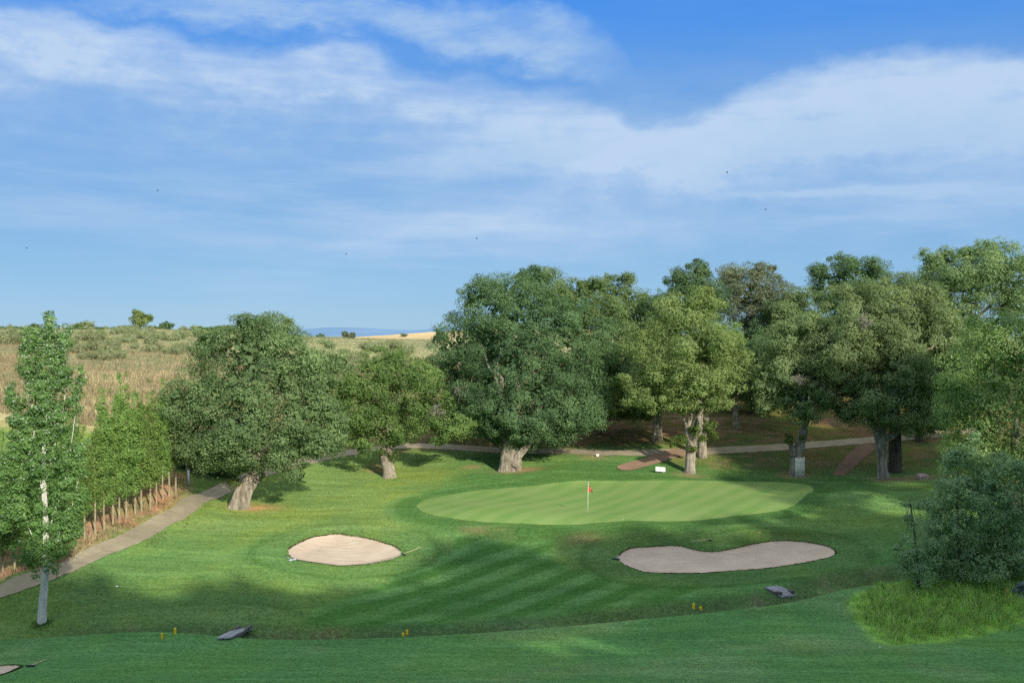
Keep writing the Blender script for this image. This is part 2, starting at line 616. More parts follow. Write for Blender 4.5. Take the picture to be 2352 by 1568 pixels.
def path_mat(name, a, b, ridges=True):
    m = NT(name)
    co = m.n('ShaderNodeTexCoord').outputs['Object']
    n1 = m.noise(co, .8, 5, .65)
    n2 = m.noise(co, 11, 3, .7)
    c = m.mixc(m.ramp(n1, .35, .68), rgb(*a), rgb(*b))
    c = m.mixc(m.ramp(n2, .45, .75, 0, .4), c, rgb(a[0] * .6, a[1] * .6, a[2] * .58))
    if ridges:
        w = m.noise(m.mapv(co, (.3, 4.5, 1), (0, 0, -.12)), 1.3, 3, .6)
        c = m.mixc(m.ramp(w, .5, .66, 0, .38), c, rgb(a[0] * .62, a[1] * .62, a[2] * .55))
    bm = m.n('ShaderNodeBump', i_Strength=.4, i_Distance=.03)
    m.set(bm.inputs['Height'], n2)
    d = m.n('ShaderNodeBsdfDiffuse', i_Color=c)
    m.set(d.inputs['Normal'], bm.outputs[0])
    return m.surf(d)


def blade_mat(name):
    m = NT(name)
    c = m.n('ShaderNodeAttribute', attribute_name='alb').outputs['Color']
    d = m.n('ShaderNodeBsdfDiffuse', i_Color=c)
    t = m.n('ShaderNodeBsdfTranslucent', i_Color=c)
    mx = m.n('ShaderNodeMixShader', i_0=.42)
    m.set(mx.inputs[1], d)
    m.set(mx.inputs[2], t)
    return m.surf(mx)


M = {}
M['turf'] = turf_mat('turf')
M['green'] = green_mat('putting_turf')
M['sand'] = sand_mat('bunker_sand')
M['path'] = path_mat('gravel_track', (.335, .285, .195), (.42, .36, .25))
M['dirt'] = path_mat('red_dirt', (.33, .215, .145), (.40, .265, .18), False)
M['dirt_shade'] = path_mat('shade_tinted_red_dirt', (.17, .125, .085), (.23, .155, .105), False)  # red dirt darkened, shade under the right oaks put into the colour
M['blade'] = blade_mat('grass_blade')
M['oak'] = leaf_mat('oak_leaf', (.080, .136, .060), (.345, .455, .205))
M['oak_sun_tint'] = leaf_mat('sun_tinted_oak_leaf', (.095, .155, .070), (.40, .50, .235))  # oak leaf colour brightened to stand for sunlight on the crown
M['oak_green'] = leaf_mat('fresh_oak_leaf', (.080, .160, .055), (.32, .49, .16))
M['oak_grey'] = leaf_mat('holm_oak_leaf', (.110, .145, .090), (.37, .43, .27))
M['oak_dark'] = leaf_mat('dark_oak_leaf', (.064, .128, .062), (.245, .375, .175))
M['oak_lit'] = leaf_mat('yellow_oak_leaf', (.125, .20, .065), (.43, .545, .215))
M['oak_olive'] = leaf_mat('olive_oak_leaf', (.085, .145, .058), (.325, .425, .175))
M['poplar'] = leaf_mat('white_poplar_leaf', (.085, .185, .055), (.29, .49, .165), .35, (.55, .60, .52))
M['poplar_row'] = leaf_mat('young_poplar_leaf', (.15, .245, .065), (.34, .49, .155), .4)
M['young'] = leaf_mat('young_tree_leaf', (.160, .270, .155), (.42, .58, .32))
M['blue'] = leaf_mat('blue_needles', (.11, .16, .17), (.28, .36, .40), .1)
M['broom'] = leaf_mat('broom_shrub', (.31, .35, .20), (.48, .52, .31))
M['sprout'] = leaf_mat('trunk_sprout_leaf', (.09, .15, .04), (.24, .33, .10))
M['bark'] = bark_mat('oak_bark', (.20, .165, .125), (.52, .465, .385))
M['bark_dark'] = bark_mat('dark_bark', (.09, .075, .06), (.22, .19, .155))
M['bark_white'] = bark_mat('white_poplar_bark', (.58, .57, .52), (.74, .73, .69), 3.0, (.10, .09, .08))
M['bark_thin'] = bark_mat('sapling_bark', (.30, .26, .17), (.48, .42, .30), 8.0)
M['twig'] = plain_mat('dead_twig', (.29, .275, .22), .9, .3)
M['wood_grey'] = plain_mat('weathered_plank', (.31, .31, .34), .8, .3, 3.0, .4, (1, 9, 1))
M['wood_dark'] = plain_mat('plank_edge', (.12, .11, .11), .85, .3)
M['white'] = plain_mat('white_paint', (.80, .80, .80), .5, .04, 3)
M['ink'] = plain_mat('grey_ink', (.38, .42, .46), .6, .15, 20)
M['steel'] = plain_mat('sign_leg_paint', (.55, .56, .58), .5, .1)
M['red'] = plain_mat('red_flag_cloth', (.78, .075, .055), .8, .15, 5)
M['yellow'] = plain_mat('yellow_stake_paint', (.95, .62, .03), .6, .12, 8)
M['rake_wood'] = plain_mat('rake_handle_wood', (.62, .52, .30), .7, .2, 8)
M['rake_head'] = plain_mat('rake_head_plastic', (.04, .05, .08), .5, .2, 8)
M['alu'] = plain_mat('rake_metal', (.50, .55, .62), .4, .15, 8)
M['reed'] = plain_mat('cane_slat', (.86, .80, .66), .8, .22, 12, .3, (4, 4, .4))
M['wire'] = plain_mat('green_wire', (.10, .28, .22), .6, .15, 8)
M['stone'] = plain_mat('pink_stone', (.42, .31, .26), .9, .25, 5, .6)
M['rust'] = plain_mat('rusty_stake', (.36, .13, .06), .8, .3, 8)
M['dark'] = plain_mat('dark_plumage', (.03, .03, .04), .7, .2, 8)
M['hole'] = plain_mat('cup_liner', (.05, .05, .05), .8, .2, 8)
M['paper'] = plain_mat('white_litter', (.85, .86, .88), .7, .05, 8)
M['stick'] = plain_mat('grey_stick', (.40, .36, .28), .85, .25, 8)


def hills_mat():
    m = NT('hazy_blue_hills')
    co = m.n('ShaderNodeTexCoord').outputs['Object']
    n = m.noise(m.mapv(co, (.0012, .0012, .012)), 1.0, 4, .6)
    c = m.mixc(m.ramp(n, .35, .7), rgb(.18, .31, .47), rgb(.22, .36, .52))  # blue of the distance haze painted into the hill colour
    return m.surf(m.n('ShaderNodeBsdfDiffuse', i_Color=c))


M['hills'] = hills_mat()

# ------------------------------------------------------------------ ground sheet
def axis(dense, lo, hi, step, far_lo, far_hi, grow=1.09):
    a = list(np.arange(lo, hi, step))
    s, x = step, hi
    while x < far_hi:
        a.append(x)
        s *= grow
        x += s
    a.append(far_hi)
    s, x, b = step, lo, []
    while x > far_lo:
        s *= grow
        x -= s
        b.append(max(x, far_lo))
    return np.array(sorted(set(b + a)))


gx = axis(True, -42, 34, .26, -9000, 9000, 1.075)
gy = np.concatenate([axis(True, 36, 102, .26, -120, 104, 1.12), ])
s, y = .26, gy[-1]
ext = []
while y < 16000:
    s = min(s * 1.035, 900) if y < 300 else s * 1.12
    y += s
    ext.append(y)
gy = np.concatenate([gy, ext])
X, Y = np.meshgrid(gx, gy)
X, Y = X.ravel(), Y.ravel()
Z = H(X, Y)
nx, ny = len(gx), len(gy)
ii, jj = np.meshgrid(np.arange(nx - 1), np.arange(ny - 1))
a = (jj * nx + ii).ravel()
GF = np.stack([a, a + 1, a + 1 + nx, a + nx], 1)

# picture position of every ground point tells what grows there (layout only)
zc = np.maximum(Y, 1.0)
PU = CX + F * X / zc
PV = HOR + F * (CAMZ - Z) / zc
xy = np.stack([X, Y], 1)
nzA = fbm(xy * .22, 21, 4)
nzB = fbm(xy * .9, 22, 3)
nzC = fbm(xy * .05, 23, 3)
alb = np.tile(np.array([.107, .205, .063]), (len(X), 1))
dry = np.full(len(X), .8)


def paint(mask, col, dr=None):
    global alb, dry
    mk = np.clip(mask, 0, 1)[:, None]
    alb = alb * (1 - mk) + np.array(col) * mk
    if dr is not None:
        dry = dry * (1 - mk[:, 0]) + dr * mk[:, 0]


near = (Y > 30) & (Y < 130) & (np.abs(X) < 70)
def nearf(f, default):
    out = np.full(len(X), default, float)
    out[near] = f(X[near], Y[near])
    return out


dG = nearf(lambda x, y: seg_dist(x, y, GREEN, True), 99)
dB1 = nearf(lambda x, y: seg_dist(x, y, B1, True), 99)
dB2 = nearf(lambda x, y: seg_dist(x, y, B2, True), 99)
dD = nearf(lambda x, y: seg_dist(x, y, DITCH), 99)
# foreground lawn nearer than the ditch
yd = np.interp(X, DITCH[:, 0], DITCH[:, 1])
front = sstep(1.3, .6, Y - yd + 1.6)
nearb = sstep(7.5, 1.5, Y - yd) * sstep(-14, -6, X) * (Y > yd - 1)
paint(nearb * .75, (.088, .215, .066), .5)
paint(front, (.095, .232, .074), .55)
paint(front * sstep(.5, .75, nzA) * .8, (.135, .250, .095))
# fairway with mown bands
FW = catmull(px_poly([(690, 1425), (760, 1385), (900, 1330), (985, 1288), (1035, 1262), (1052, 1236), (1040, 1214), (1100, 1207), (1250, 1210), (1330, 1212), (1330, 1226), (1275, 1250),
                      (1262, 1278), (1300, 1305), (1380, 1322), (1500, 1332), (1640, 1332), (1560, 1375), (1300, 1408), (940, 1434), (760, 1440)]), 4)
dF = nearf(lambda x, y: seg_dist(x, y, FW, True), 99)
fw = sstep(.45, -.45, dF + .9 * (nzB - .5))
ca, sa = math.cos(math.radians(51)), math.sin(math.radians(51))
cross = X * sa - Y * ca + 1.1 * np.sin(Y * .09) - .018 * (Y - 52) ** 2
ph = .25 * (nzB - .5) + np.sin(cross * 2 * math.pi / 2.35)
band = sstep(-.55, .55, ph)
wob = sstep(.35, .6, fbm(xy * .5, 31, 3))
paint(fw, (.066, .170, .042), .35)
paint(fw * band * (.5 + .5 * wob), (.112, .242, .080), .4)
# collars round the bunkers and fringe of the green
for d_, w_ in ((dB1, 2.3), (dB2, 2.2)):
    paint(sstep(w_ + .2, w_ - .2, d_) * .8, (.092, .185, .060), .75)
    paint(np.exp(-((d_ - w_) / .28) ** 2) * .55, (.045, .12, .03))
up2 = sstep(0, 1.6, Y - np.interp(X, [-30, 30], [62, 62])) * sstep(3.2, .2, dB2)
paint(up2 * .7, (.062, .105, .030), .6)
paint(sstep(.6, .1, dB1) * .5, (.075, .14, .035))
fr = sstep(1.9, 1.5, dG) * sstep(-.3, .1, dG)
paint(fr, (.068, .150, .042), .4)
paint(np.exp(-((dG - 1.9) / .35) ** 2) * .5, (.10, .20, .06), .3)
back = sstep(6.5, 4.5, dG) * sstep(1.6, 2.2, dG) * (Y > 78)
paint(back * .7, (.060, .145, .040), .4)
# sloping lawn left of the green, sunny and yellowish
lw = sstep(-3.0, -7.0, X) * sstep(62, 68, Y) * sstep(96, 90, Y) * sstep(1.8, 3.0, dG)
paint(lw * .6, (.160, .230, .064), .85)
# ditch weeds
wd = sstep(1.25, .7, dD) * sstep(-24, -20, X)
paint(wd * .8, (.105, .185, .070), .6)
paint(wd * sstep(.6, .75, nzB) * .5, (.18, .19, .11))
# long grass patch at the right
LGP = catmull(px_poly([(1958, 1395), (1975, 1372), (2010, 1350), (2060, 1338), (2150, 1334), (2300, 1325), (2500, 1300), (2600, 1400), (2480, 1420), (2352, 1432), (2250, 1452), (2150, 1470), (2060, 1480), (2020, 1468), (1985, 1435)]), 3)
paint(sstep(.5, -.3, nearf(lambda x, y: seg_dist(x, y, LGP, True), 99) + 1.4 * (nzB - .5)) * .8, (.24, .46, .08), .4)
# left bank and red soil under the poplars
def pxm(pts, soft):
    P = catmull(px_poly(pts), 4)
    d = nearf(lambda x, y: seg_dist(x, y, P, True), 99)
    return sstep(soft, -soft, d)
bank = pxm([(-250, 1440), (-60, 1362), (100, 1306), (215, 1256), (320, 1208), (400, 1158), (432, 1118), (400, 1085), (280, 1120), (130, 1180), (-60, 1235), (-250, 1300)], .9)
paint(bank * (.55 + .45 * sstep(.4, .6, nzB)), (.33, .185, .115), .4)
bank2 = pxm([(150, 1290), (300, 1212), (420, 1150), (440, 1120), (425, 1105), (380, 1150), (270, 1205), (140, 1268)], .5)
paint(bank2 * .6 * sstep(.45, .62, nzA), (.24, .21, .11), .8)
# forest floor, tones darkened to carry the deep shade under the trees
ff = sstep(91, 94.5, Y - .02 * X) * sstep(-22, -14, X) * sstep(200, 150, Y)
ff = np.maximum(ff, sstep(13, 16, X) * sstep(84, 90, Y) * sstep(200, 150, Y) * .6)
paint(ff * .9, (.120, .110, .045), .8)
paint(ff * sstep(.46, .62, nzB) * .85, (.22, .145, .090), .3)
paint(ff * sstep(.55, .7, nzA) * .7, (.115, .155, .045), .5)
# bare soil by trunks
for u, v, r, st in ((590, 1166, 1.1, .9), (565, 1160, 1.0, .7), (1185, 1082, 1.3, .8), (870, 1080, .8, .6), (1585, 1090, 1.0, .5), (1830, 1093, 1.1, .6), (2035, 1100, 1.2, .5),
                    (1365, 1048, 1.0, .45), (1085, 1072, .6, .6), (860, 1068, .5, .6), (1215, 1078, .7, .5), (2110, 1098, 1.5, .5), (1300, 1020, 1.2, .4), (1090, 1215, .7, .35),
                    (1150, 1225, .6, .3), (1340, 1238, .9, .35)):
    c = hit(u, v)
    q = ((X - c[0]) / (r * 1.4)) ** 2 + ((Y - c[1]) / r) ** 2
    paint(np.exp(-q * 1.2) * st * sstep(.25, .55, nzB + .1), (.36, .215, .135))
# dry hill meadow
hillm = sstep(0, 6, Y - np.interp(X, [-80, -35, -22, -8, 0], [72, 84, 98, 112, 130])) * sstep(2, -3, X - .004 * (Y - 200) * 0)
hillm = np.maximum(hillm, sstep(150, 175, Y))
paint(hillm, (.335, .275, .155), .15)
paint(hillm * sstep(.45, .6, nzC) * .55, (.42, .41, .21), .2)
paint(hillm * sstep(150, 185, Y + 26 * (nzA - .5)) * sstep(290, 250, Y) * .75, (.27, .305, .155), .2)
paint(hillm * sstep(.5, .65, nzA) * .35, (.46, .36, .20))
grn = np.exp(-(((X + 34) / 10) ** 2 + ((Y - 108) / 5) ** 2))
paint(hillm * grn * .8, (.30, .34, .09))
paint(np.exp(-(((X - 20) / 100) ** 2 + ((Y - 500) / 90) ** 2)) * 1.6 * sstep(345, 370, Y), (.62, .47, .25), .1)
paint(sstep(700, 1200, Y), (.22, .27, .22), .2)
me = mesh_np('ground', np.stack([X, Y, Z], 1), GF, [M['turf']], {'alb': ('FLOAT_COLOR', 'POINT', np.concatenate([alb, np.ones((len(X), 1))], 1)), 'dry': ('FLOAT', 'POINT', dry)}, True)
tag(link('ground', me), 'rolling green golf course turf rising to a dry tan hillside', kind='structure')

# ------------------------------------------------------------------ draped sheets
def blob_sheet(name, B, mat, off, label, jag=0.0, rings=26):
    c = B.mean(0)
    n = len(B)
    rr = np.linspace(0, 1, rings)[1:]
    Bn = B.copy()
    if jag:
        t = np.arange(n)
        d = (B - c)
        d /= np.linalg.norm(d, axis=1, keepdims=True)
        Bn = B + d * (jag * (rng.random((n, 1)) - .5))
    V = [c]
    for r in rr:
        V += list(c + (Bn - c) * r)
    V = np.array(V)
    z = H(V[:, 0], V[:, 1]) + off
    mb = MB()
    fs = [(0, 1 + k, 1 + (k + 1) % n) for k in range(n)]
    for i in range(len(rr) - 1):
        for k in range(n):
            a_, b_ = 1 + i * n + k, 1 + i * n + (k + 1) % n
            fs.append((a_, a_ + n, b_ + n, b_))
    mb.add(np.concatenate([V, z[:, None]], 1), fs, True)
    return tag(mb.build(name, mat), label, kind='structure')


def dens(B, n):
    return catmull(B, n)


blob_sheet('putting_green', dens(GREEN, 2), M['green'], .022, 'smooth pale green putting green', .12, 40)
blob_sheet('sand_bunker', dens(B1, 4), M['sand'], .03, 'sunlit oval sand bunker left of the putting green', .14, 30)
blob_sheet('sand_bunker', dens(B2, 4), M['sand'], .03, 'long shaded kidney shaped sand bunker below the putting green', .14, 40)
blob_sheet('sand_bunker', dens(B3, 4), M['sand'], .03, 'small corner of a sand bunker at the bottom left', .1, 20)
DIRT = catmull(px_poly([(1416, 1073), (1442, 1081), (1489, 1070), (1530, 1058), (1560, 1048), (1600, 1044), (1600, 1037), (1543, 1033), (1500, 1045), (1475, 1055), (1445, 1062)]), 4)
blob_sheet('dirt_path', dens(DIRT, 2), M['dirt'], .05, 'reddish bare dirt track branching off the path toward the green', .12, 16)


def ribbon(name, C, w, mat, off, label, cols=9):
    C = np.asarray(C)
    T = np.gradient(C, axis=0)
    T /= np.linalg.norm(T, axis=1, keepdims=True)
    N = np.stack([-T[:, 1], T[:, 0]], 1)
    w = np.broadcast_to(w, len(C))
    V = []
    for j in range(cols):
        s_ = (j / (cols - 1) - .5)
        jit = (rng.random(len(C)) - .5) * .12 if j in (0, cols - 1) else 0
        V.append(C + N * ((w * s_) + jit)[:, None])
    V = np.concatenate(V)
    z = H(V[:, 0], V[:, 1]) + off
    n = len(C)
    fs = [(j * n + i, j * n + i + 1, (j + 1) * n + i + 1, (j + 1) * n + i) for j in range(cols - 1) for i in range(n - 1)]
    mb = MB().add(np.concatenate([V, z[:, None]], 1), fs, True)
    return tag(mb.build(name, mat), label, kind='structure')


PATHC = catmull(px_poly([(-250, 1440), (-100, 1385), (0, 1357), (77, 1329), (138, 1308), (192, 1285), (290, 1242), (352, 1209), (420, 1172), (480, 1140), (540, 1112), (620, 1080), (700, 1060), (790, 1041), (900, 1026), (1000, 1025), (1150, 1034),
                         (1300, 1037), (1450, 1040), (1580, 1038), (1700, 1032), (1800, 1026), (1900, 1019), (2000, 1011), (2120, 1001), (2300, 985)]), 10, False)
PW = np.interp(PATHC[:, 1], [50, 62, 80, 92], [1.5, 1.5, 1.55, 1.7])
ribbon('gravel_path', PATHC, PW, M['path'], .035, 'pale gravel cart path climbing from the left behind the oaks')
D2 = catmull(px_poly([(1925, 1092), (1945, 1070), (1970, 1045), (2000, 1022), (2030, 1008)]), 8, False)
ribbon('dirt_path', D2, np.linspace(1.0, 2.2, len(D2)), M['dirt_shade'], .03, 'shaded reddish dirt track between the right oaks')

# ------------------------------------------------------------------ far hills
def far_hills():
    mb = MB()
    us = np.linspace(-600, 3000, 180)
    prof = np.interp(us, [-600, 200, 640, 700, 760, 830, 900, 950, 985, 1030, 1200, 1800, 3000], [762, 757, 757, 755.5, 751.5, 752.5, 756.5, 757.5, 756, 750, 748, 754, 760])
    D0 = 9000
    rows = []
    for k, (fr_, dd) in enumerate(((0, 0), (.35, 500), (.75, 1100), (1.0, 1800), (.6, 2600), (0, 3600))):
        row = []
        for u, pv in zip(us, prof):
            top = PT(u, pv, D0 + 1800)
            x = (u - CX) / F * (D0 + dd)
            z = -30 + (top[2] + 30) * fr_ + 10 * math.sin(u * .05 + k) * (fr_ > 0) * (fr_ < 1)
            row.append((x, D0 + dd, z))
        rows.append(row)
    V = [p for r in rows for p in r]
    n = len(us)
    fs = [(r * n + i, r * n + i + 1, (r + 1) * n + i + 1, (r + 1) * n + i) for r in range(len(rows) - 1) for i in range(n - 1)]
    mb.add(V, fs, True)
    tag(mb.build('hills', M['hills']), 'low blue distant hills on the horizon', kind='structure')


far_hills()

# ------------------------------------------------------------------ foliage
def unit(n):
    v = rng.normal(size=(n, 3))
    return v / np.linalg.norm(v, axis=1, keepdims=True)


def leaves_mesh(name, C, Nn, size, mat, tone, asp=.62):
    """one diamond shaped leaf per row"""
    n = len(C)
    r = unit(n)
    t = np.cross(Nn, r)
    t /= np.linalg.norm(t, axis=1, keepdims=True) + 1e-9
    b = np.cross(Nn, t)
    sf = CC_SIZE[0] if CC_SIZE[0] is not None and len(CC_SIZE[0]) == n else 1.0
    L = (size * sf * (.65 + .7 * rng.random(n)))[:, None]
    W = L * asp
    fold = Nn * L * .12
    V = np.stack([C - t * L * .5, C + b * W * .5 + fold, C + t * L * .5, C - b * W * .5 + fold], 1).reshape(-1, 3)
    Fc = np.arange(4 * n).reshape(n, 4)
    return mesh_np(name, V, Fc, [mat], {'tone': ('FLOAT', 'FACE', tone)})


def crown_cloud(lobes, dens_=.55, per=150, tuft=.75, inner=.28, rough=.30, flat=.8, size=.17, cull=.70, seed=0, core=True, up=.25):
    """lobes: rows (cx,cy,cz,rx,ry,rz). Each lobe carries rounded leaf clumps; returns leaf centres, normals, tone, size factor"""
    lobes = np.asarray(lobes, float)
    OC, ON, OT, OS = [], [], [], []
    for li, (cx, cy, cz_, rx, ry, rz) in enumerate(lobes):
        p = 1.6
        area = 4 * math.pi * (((rx * ry) ** p + (rx * rz) ** p + (ry * rz) ** p) / 3) ** (1 / p)
        n = max(5, int(area * dens_))
        rad = np.array([rx, ry, rz])
        d = unit(n)
        lump = fbm(d * 2.2 + li * 7.3, seed + li, 2) - .5
        rc = tuft * (.6 + .75 * rng.random(n))
        rc = np.minimum(rc, .55 * min(rx, rz) + .08)
        r = .97 + rough * 1.6 * lump + rng.normal(size=n) * .05
        r = np.where(rng.random(n) < inner, r * (.55 + .35 * rng.random(n)), r)
        P = np.array([cx, cy, cz_]) + d * np.maximum(r[:, None] * rad - rc[:, None] * .55, .05)
        keep = np.ones(n, bool)
        for lj, q in enumerate(lobes):
            if lj != li:
                keep &= ~((((P - q[:3]) / q[3:]) ** 2).sum(1) < cull ** 2)
        nn = d / rad
        nn /= np.linalg.norm(nn, axis=1, keepdims=True)
        keep &= (fbm(P * .42, seed + 91, 2) > .33) | (rng.random(n) < .4)
        P, nn, rc, lump = P[keep], nn[keep], rc[keep], lump[keep]
        k = len(P)
        if k:
            m = (per * (rc / tuft) ** 1.5).astype(int) + 8
            ci = np.repeat(np.arange(k), m)
            e = unit(len(ci)) + nn[ci] * .35 + np.array([0, 0, .12])
            e /= np.linalg.norm(e, axis=1, keepdims=True)
            bump = (.78 + .75 * (vnoise(e * 2.9 + ci[:, None] * 1.7, seed + 5) - .35)) * (1 + .5 * rng.random(len(ci)) ** 7)
            rr2 = bump * (1 - np.abs(rng.normal(size=len(ci))) * .16) * rc[ci]
            pos = P[ci] + e * rr2[:, None] * np.array([1.1, 1.1, flat])
            nrm = e * .85 + nn[ci] * .30 + rng.normal(size=e.shape) * .40 + np.array([0, 0, up])
            ct = rng.random(k)
            tone = np.clip(.30 + .45 * (ct[ci] - .3) + .55 * (rng.random(len(ci)) - .35) + .5 * lump[ci], 0, 1)
            OC.append(pos); ON.append(nrm); OT.append(tone); OS.append(np.ones(len(ci)))
        if core and min(rx, rz) > .6:
            n2 = int(area * 1.5 / max(.35, (size * 2.6) ** 2) * .5) + 8
            d2 = unit(n2)
            q = (.36 + .22 * rng.random(n2))[:, None]
            OC.append(np.array([cx, cy, cz_]) + d2 * q * rad)
            ON.append(d2 + rng.normal(size=d2.shape) * .3)
            OT.append(np.full(n2, .30)); OS.append(np.full(n2, 3.6))
    C, Nn, T, S = np.concatenate(OC), np.concatenate(ON), np.concatenate(OT), np.concatenate(OS)
    Nn = Nn / (np.linalg.norm(Nn, axis=1, keepdims=True) + 1e-9)
    CC_SIZE[0] = S
    return C, Nn, T


CC_SIZE = [None]


def PL(D, rows):
    """lobes given by picture position and size at distance D"""
    out = []
    for r in rows:
        u, v, ru, rv = r[:4]
        dd = r[4] if len(r) > 4 else 0
        d = D + dd
        c = PT(u, v, d)
        rx, rz = ru * d / F, rv * d / F
        out.append((*c, rx, max(.85 * rx, .6 * rz) if len(r) < 6 else r[5], rz))
    return out


def limb_path(a_, b_, sag=.12, n=7, wob=.25, seed=0):
    a_, b_ = np.asarray(a_, float), np.asarray(b_, float)
    r_ = np.random.default_rng(seed)
    L = np.linalg.norm(b_ - a_)
    P = []
    for i in range(n):
        t = i / (n - 1)
        p = a_ * (1 - t) + b_ * t
        p = p + np.array([0, 0, L * sag * math.sin(math.pi * t)])
        if 0 < i < n - 1:
            p = p + r_.normal(size=3) * wob * L * .12
        P.append(p)
    return P


def subd(P, R, k=3):
    P, R = np.asarray(P, float), np.asarray(R, float)
    Q = catmull(P, k, False)
    t = np.linspace(0, len(R) - 1, len(Q))
    return Q, np.interp(t, np.arange(len(R)), R)


def make_tree(name, label, cat, trunk, lobes, leaf, bark, group=None, n_limbs=6, limbs=(), size=.17, dens_=.55, per=150, tuft=.78, rough=.30, seed=1,
              sprouts=(), dead=(), knob=.16, seg=14, inner=.22, cull=.72, crown_name='crown', asp=.62, pale=0, limb_scale=1.0, spr_mat='sprout', gap=True, sat=2):
    """trunk: rows (x,y,z,r)"""
    if sat:
        rs = np.random.default_rng(seed + 900)
        extra_l = []
        for l in list(lobes):
            for _ in range(sat):
                d = rs.normal(size=3)
                d[2] = abs(d[2]) * .9 - .25
                d /= np.linalg.norm(d)
                q = .20 + .20 * rs.random()
                extra_l.append((l[0] + d[0] * l[3] * .98, l[1] + d[1] * l[4] * .98, l[2] + d[2] * l[5] * .98, l[3] * q, l[4] * q, l[5] * q * (.9 + .5 * rs.random())))
        lobes = list(lobes) + extra_l
    trunk = np.asarray(trunk, float)
    base = trunk[0, :3].copy()
    root = thing(name, label, cat, base, group)
    Q, R = subd(trunk[:, :3], trunk[:, 3], 5)
    tb = MB().tube(Q, R, seg, knob, seed)
    tr = tb.build('trunk', M[bark], root, base)
    top, rt = trunk[-1, :3], trunk[-1, 3]
    lob = np.asarray(lobes)
    order = np.argsort(-lob[:, 3] * lob[:, 5])[:n_limbs]
    for q, k in enumerate(order):
        tgt = lob[k, :3] + np.array([0, 0, .15 * lob[k, 5]])
        P = limb_path(top - (trunk[-1, :3] - trunk[-2, :3]) * .15, tgt, .10, 6, .5, seed * 31 + q)
        r0 = rt * (.55 - .03 * q)
        Q, R = subd(P, np.linspace(r0, r0 * .16, 6), 3)
        MB().tube(Q, R, 8, .10, seed + q).build('limb', M[bark], tr, base)
    for q, lp in enumerate(limbs):
        lp = np.asarray(lp, float)
        Q, R = subd(lp[:, :3], lp[:, 3] * limb_scale, 4)
        MB().tube(Q, R, 9, .08, seed + 40 + q).build('limb', M[bark], tr, base)
    C, Nn, tone = crown_cloud(lobes, dens_, per, tuft, inner, rough, .75, size, cull, seed)
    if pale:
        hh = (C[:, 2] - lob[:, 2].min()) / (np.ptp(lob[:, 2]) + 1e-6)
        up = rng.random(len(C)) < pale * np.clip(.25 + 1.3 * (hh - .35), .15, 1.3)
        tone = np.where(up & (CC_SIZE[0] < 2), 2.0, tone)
    crown = link(crown_name, leaves_mesh(crown_name, C - base, Nn, size, M[leaf], tone, asp), root)
    if len(sprouts):
        C, Nn, tone = crown_cloud(sprouts, 4, 50, .26, .4, .35, .9, size * .85, .5, seed + 9, False)
        link('sprout_foliage', leaves_mesh('sprout_foliage', C - base, Nn, size * .9, M[spr_mat], tone), root)
    for q, (c, r_) in enumerate(dead):
        twig_cluster(root, c, r_, base, seed + q)
    return root


def twig_cluster(root, c, r_, base, seed):
    rr_ = np.random.default_rng(seed + 500)
    mb = MB()
    c = np.asarray(c)
    for k in range(26):
        d = rr_.normal(size=3) * np.array([1, .7, .6])
        d /= np.linalg.norm(d)
        p1 = c + d * r_ * (.5 + .6 * rr_.random())
        P = limb_path(c + np.array([0, 0, -.2 * r_]), p1, .1, 4, .9, seed * 7 + k)
        mb.tube(P, np.linspace(.03, .012, 4), 4)
        for j in range(2):
            e = P[2] + rr_.normal(size=3) * r_ * .35
            mb.tube([P[2], e], [.016, .01], 3)
    mb.build('dead_branch', M['twig'], root, base)


def TP(D, rows):
    """trunk stations (u, v, radius_px, dD) -> (x,y,z,r)"""
    return [(*PT(r[0], r[1], D + (r[3] if len(r) > 3 else 0)), r[2] * D / F) for r in rows]


def on_ground(rows):
    rows = [list(r) for r in rows]
    rows[0][2] = h1(rows[0][0], rows[0][1]) - .12
    return rows


def base_D(u, v):
    return hit(u, v)[1]


# --- the front row of oaks
D = base_D(548, 1165)
make_tree('oak_tree', 'leaning oak with thick pale slanting trunk beside the gravel path', 'tree',
          on_ground(TP(D, [(549, 1168, 27), (554, 1145, 22), (566, 1118, 18.5), (583, 1096, 18), (597, 1080, 17, .1)])),
          PL(D, [(590, 860, 150, 115), (480, 930, 110, 95, -.8), (570, 800, 120, 62), (680, 850, 100, 85, .5), (425, 950, 72, 88), (560, 985, 130, 95, -1.8), (690, 960, 90, 90, -.5),
                 (655, 1045, 62, 46, -1.6), (480, 1035, 72, 50, -1), (715, 1020, 62, 55, -.8), (640, 775, 60, 40), (500, 785, 55, 40), (550, 1050, 50, 40, -1.4), (395, 1000, 40, 45),
                 (735, 900, 45, 60, .3), (752, 955, 48, 60, .2), (765, 1005, 36, 44, -.4), (680, 1085, 34, 30, -1.8), (560, 755, 26, 18), (612, 748, 18, 22), (660, 755, 16, 24), (520, 762, 20, 18)]),
          'oak', 'bark', 'oaks along the far side of the golf green', 6, size=.135, dens_=.66, per=235, seed=3,
          limbs=[TP(D, [(595, 1085, 12), (604, 1060, 9), (620, 1030, 6), (640, 990, 3)]), TP(D, [(588, 1096, 11), (602, 1092, 7), (606, 1086, 4)]),
                 TP(D, [(595, 1082, 11), (580, 1050, 8), (560, 1000, 5), (530, 950, 3)])],
          sprouts=PL(D, [(536, 1108, 13, 16, -.6), (590, 1065, 20, 10, -.5)]))
D = base_D(893, 1095)
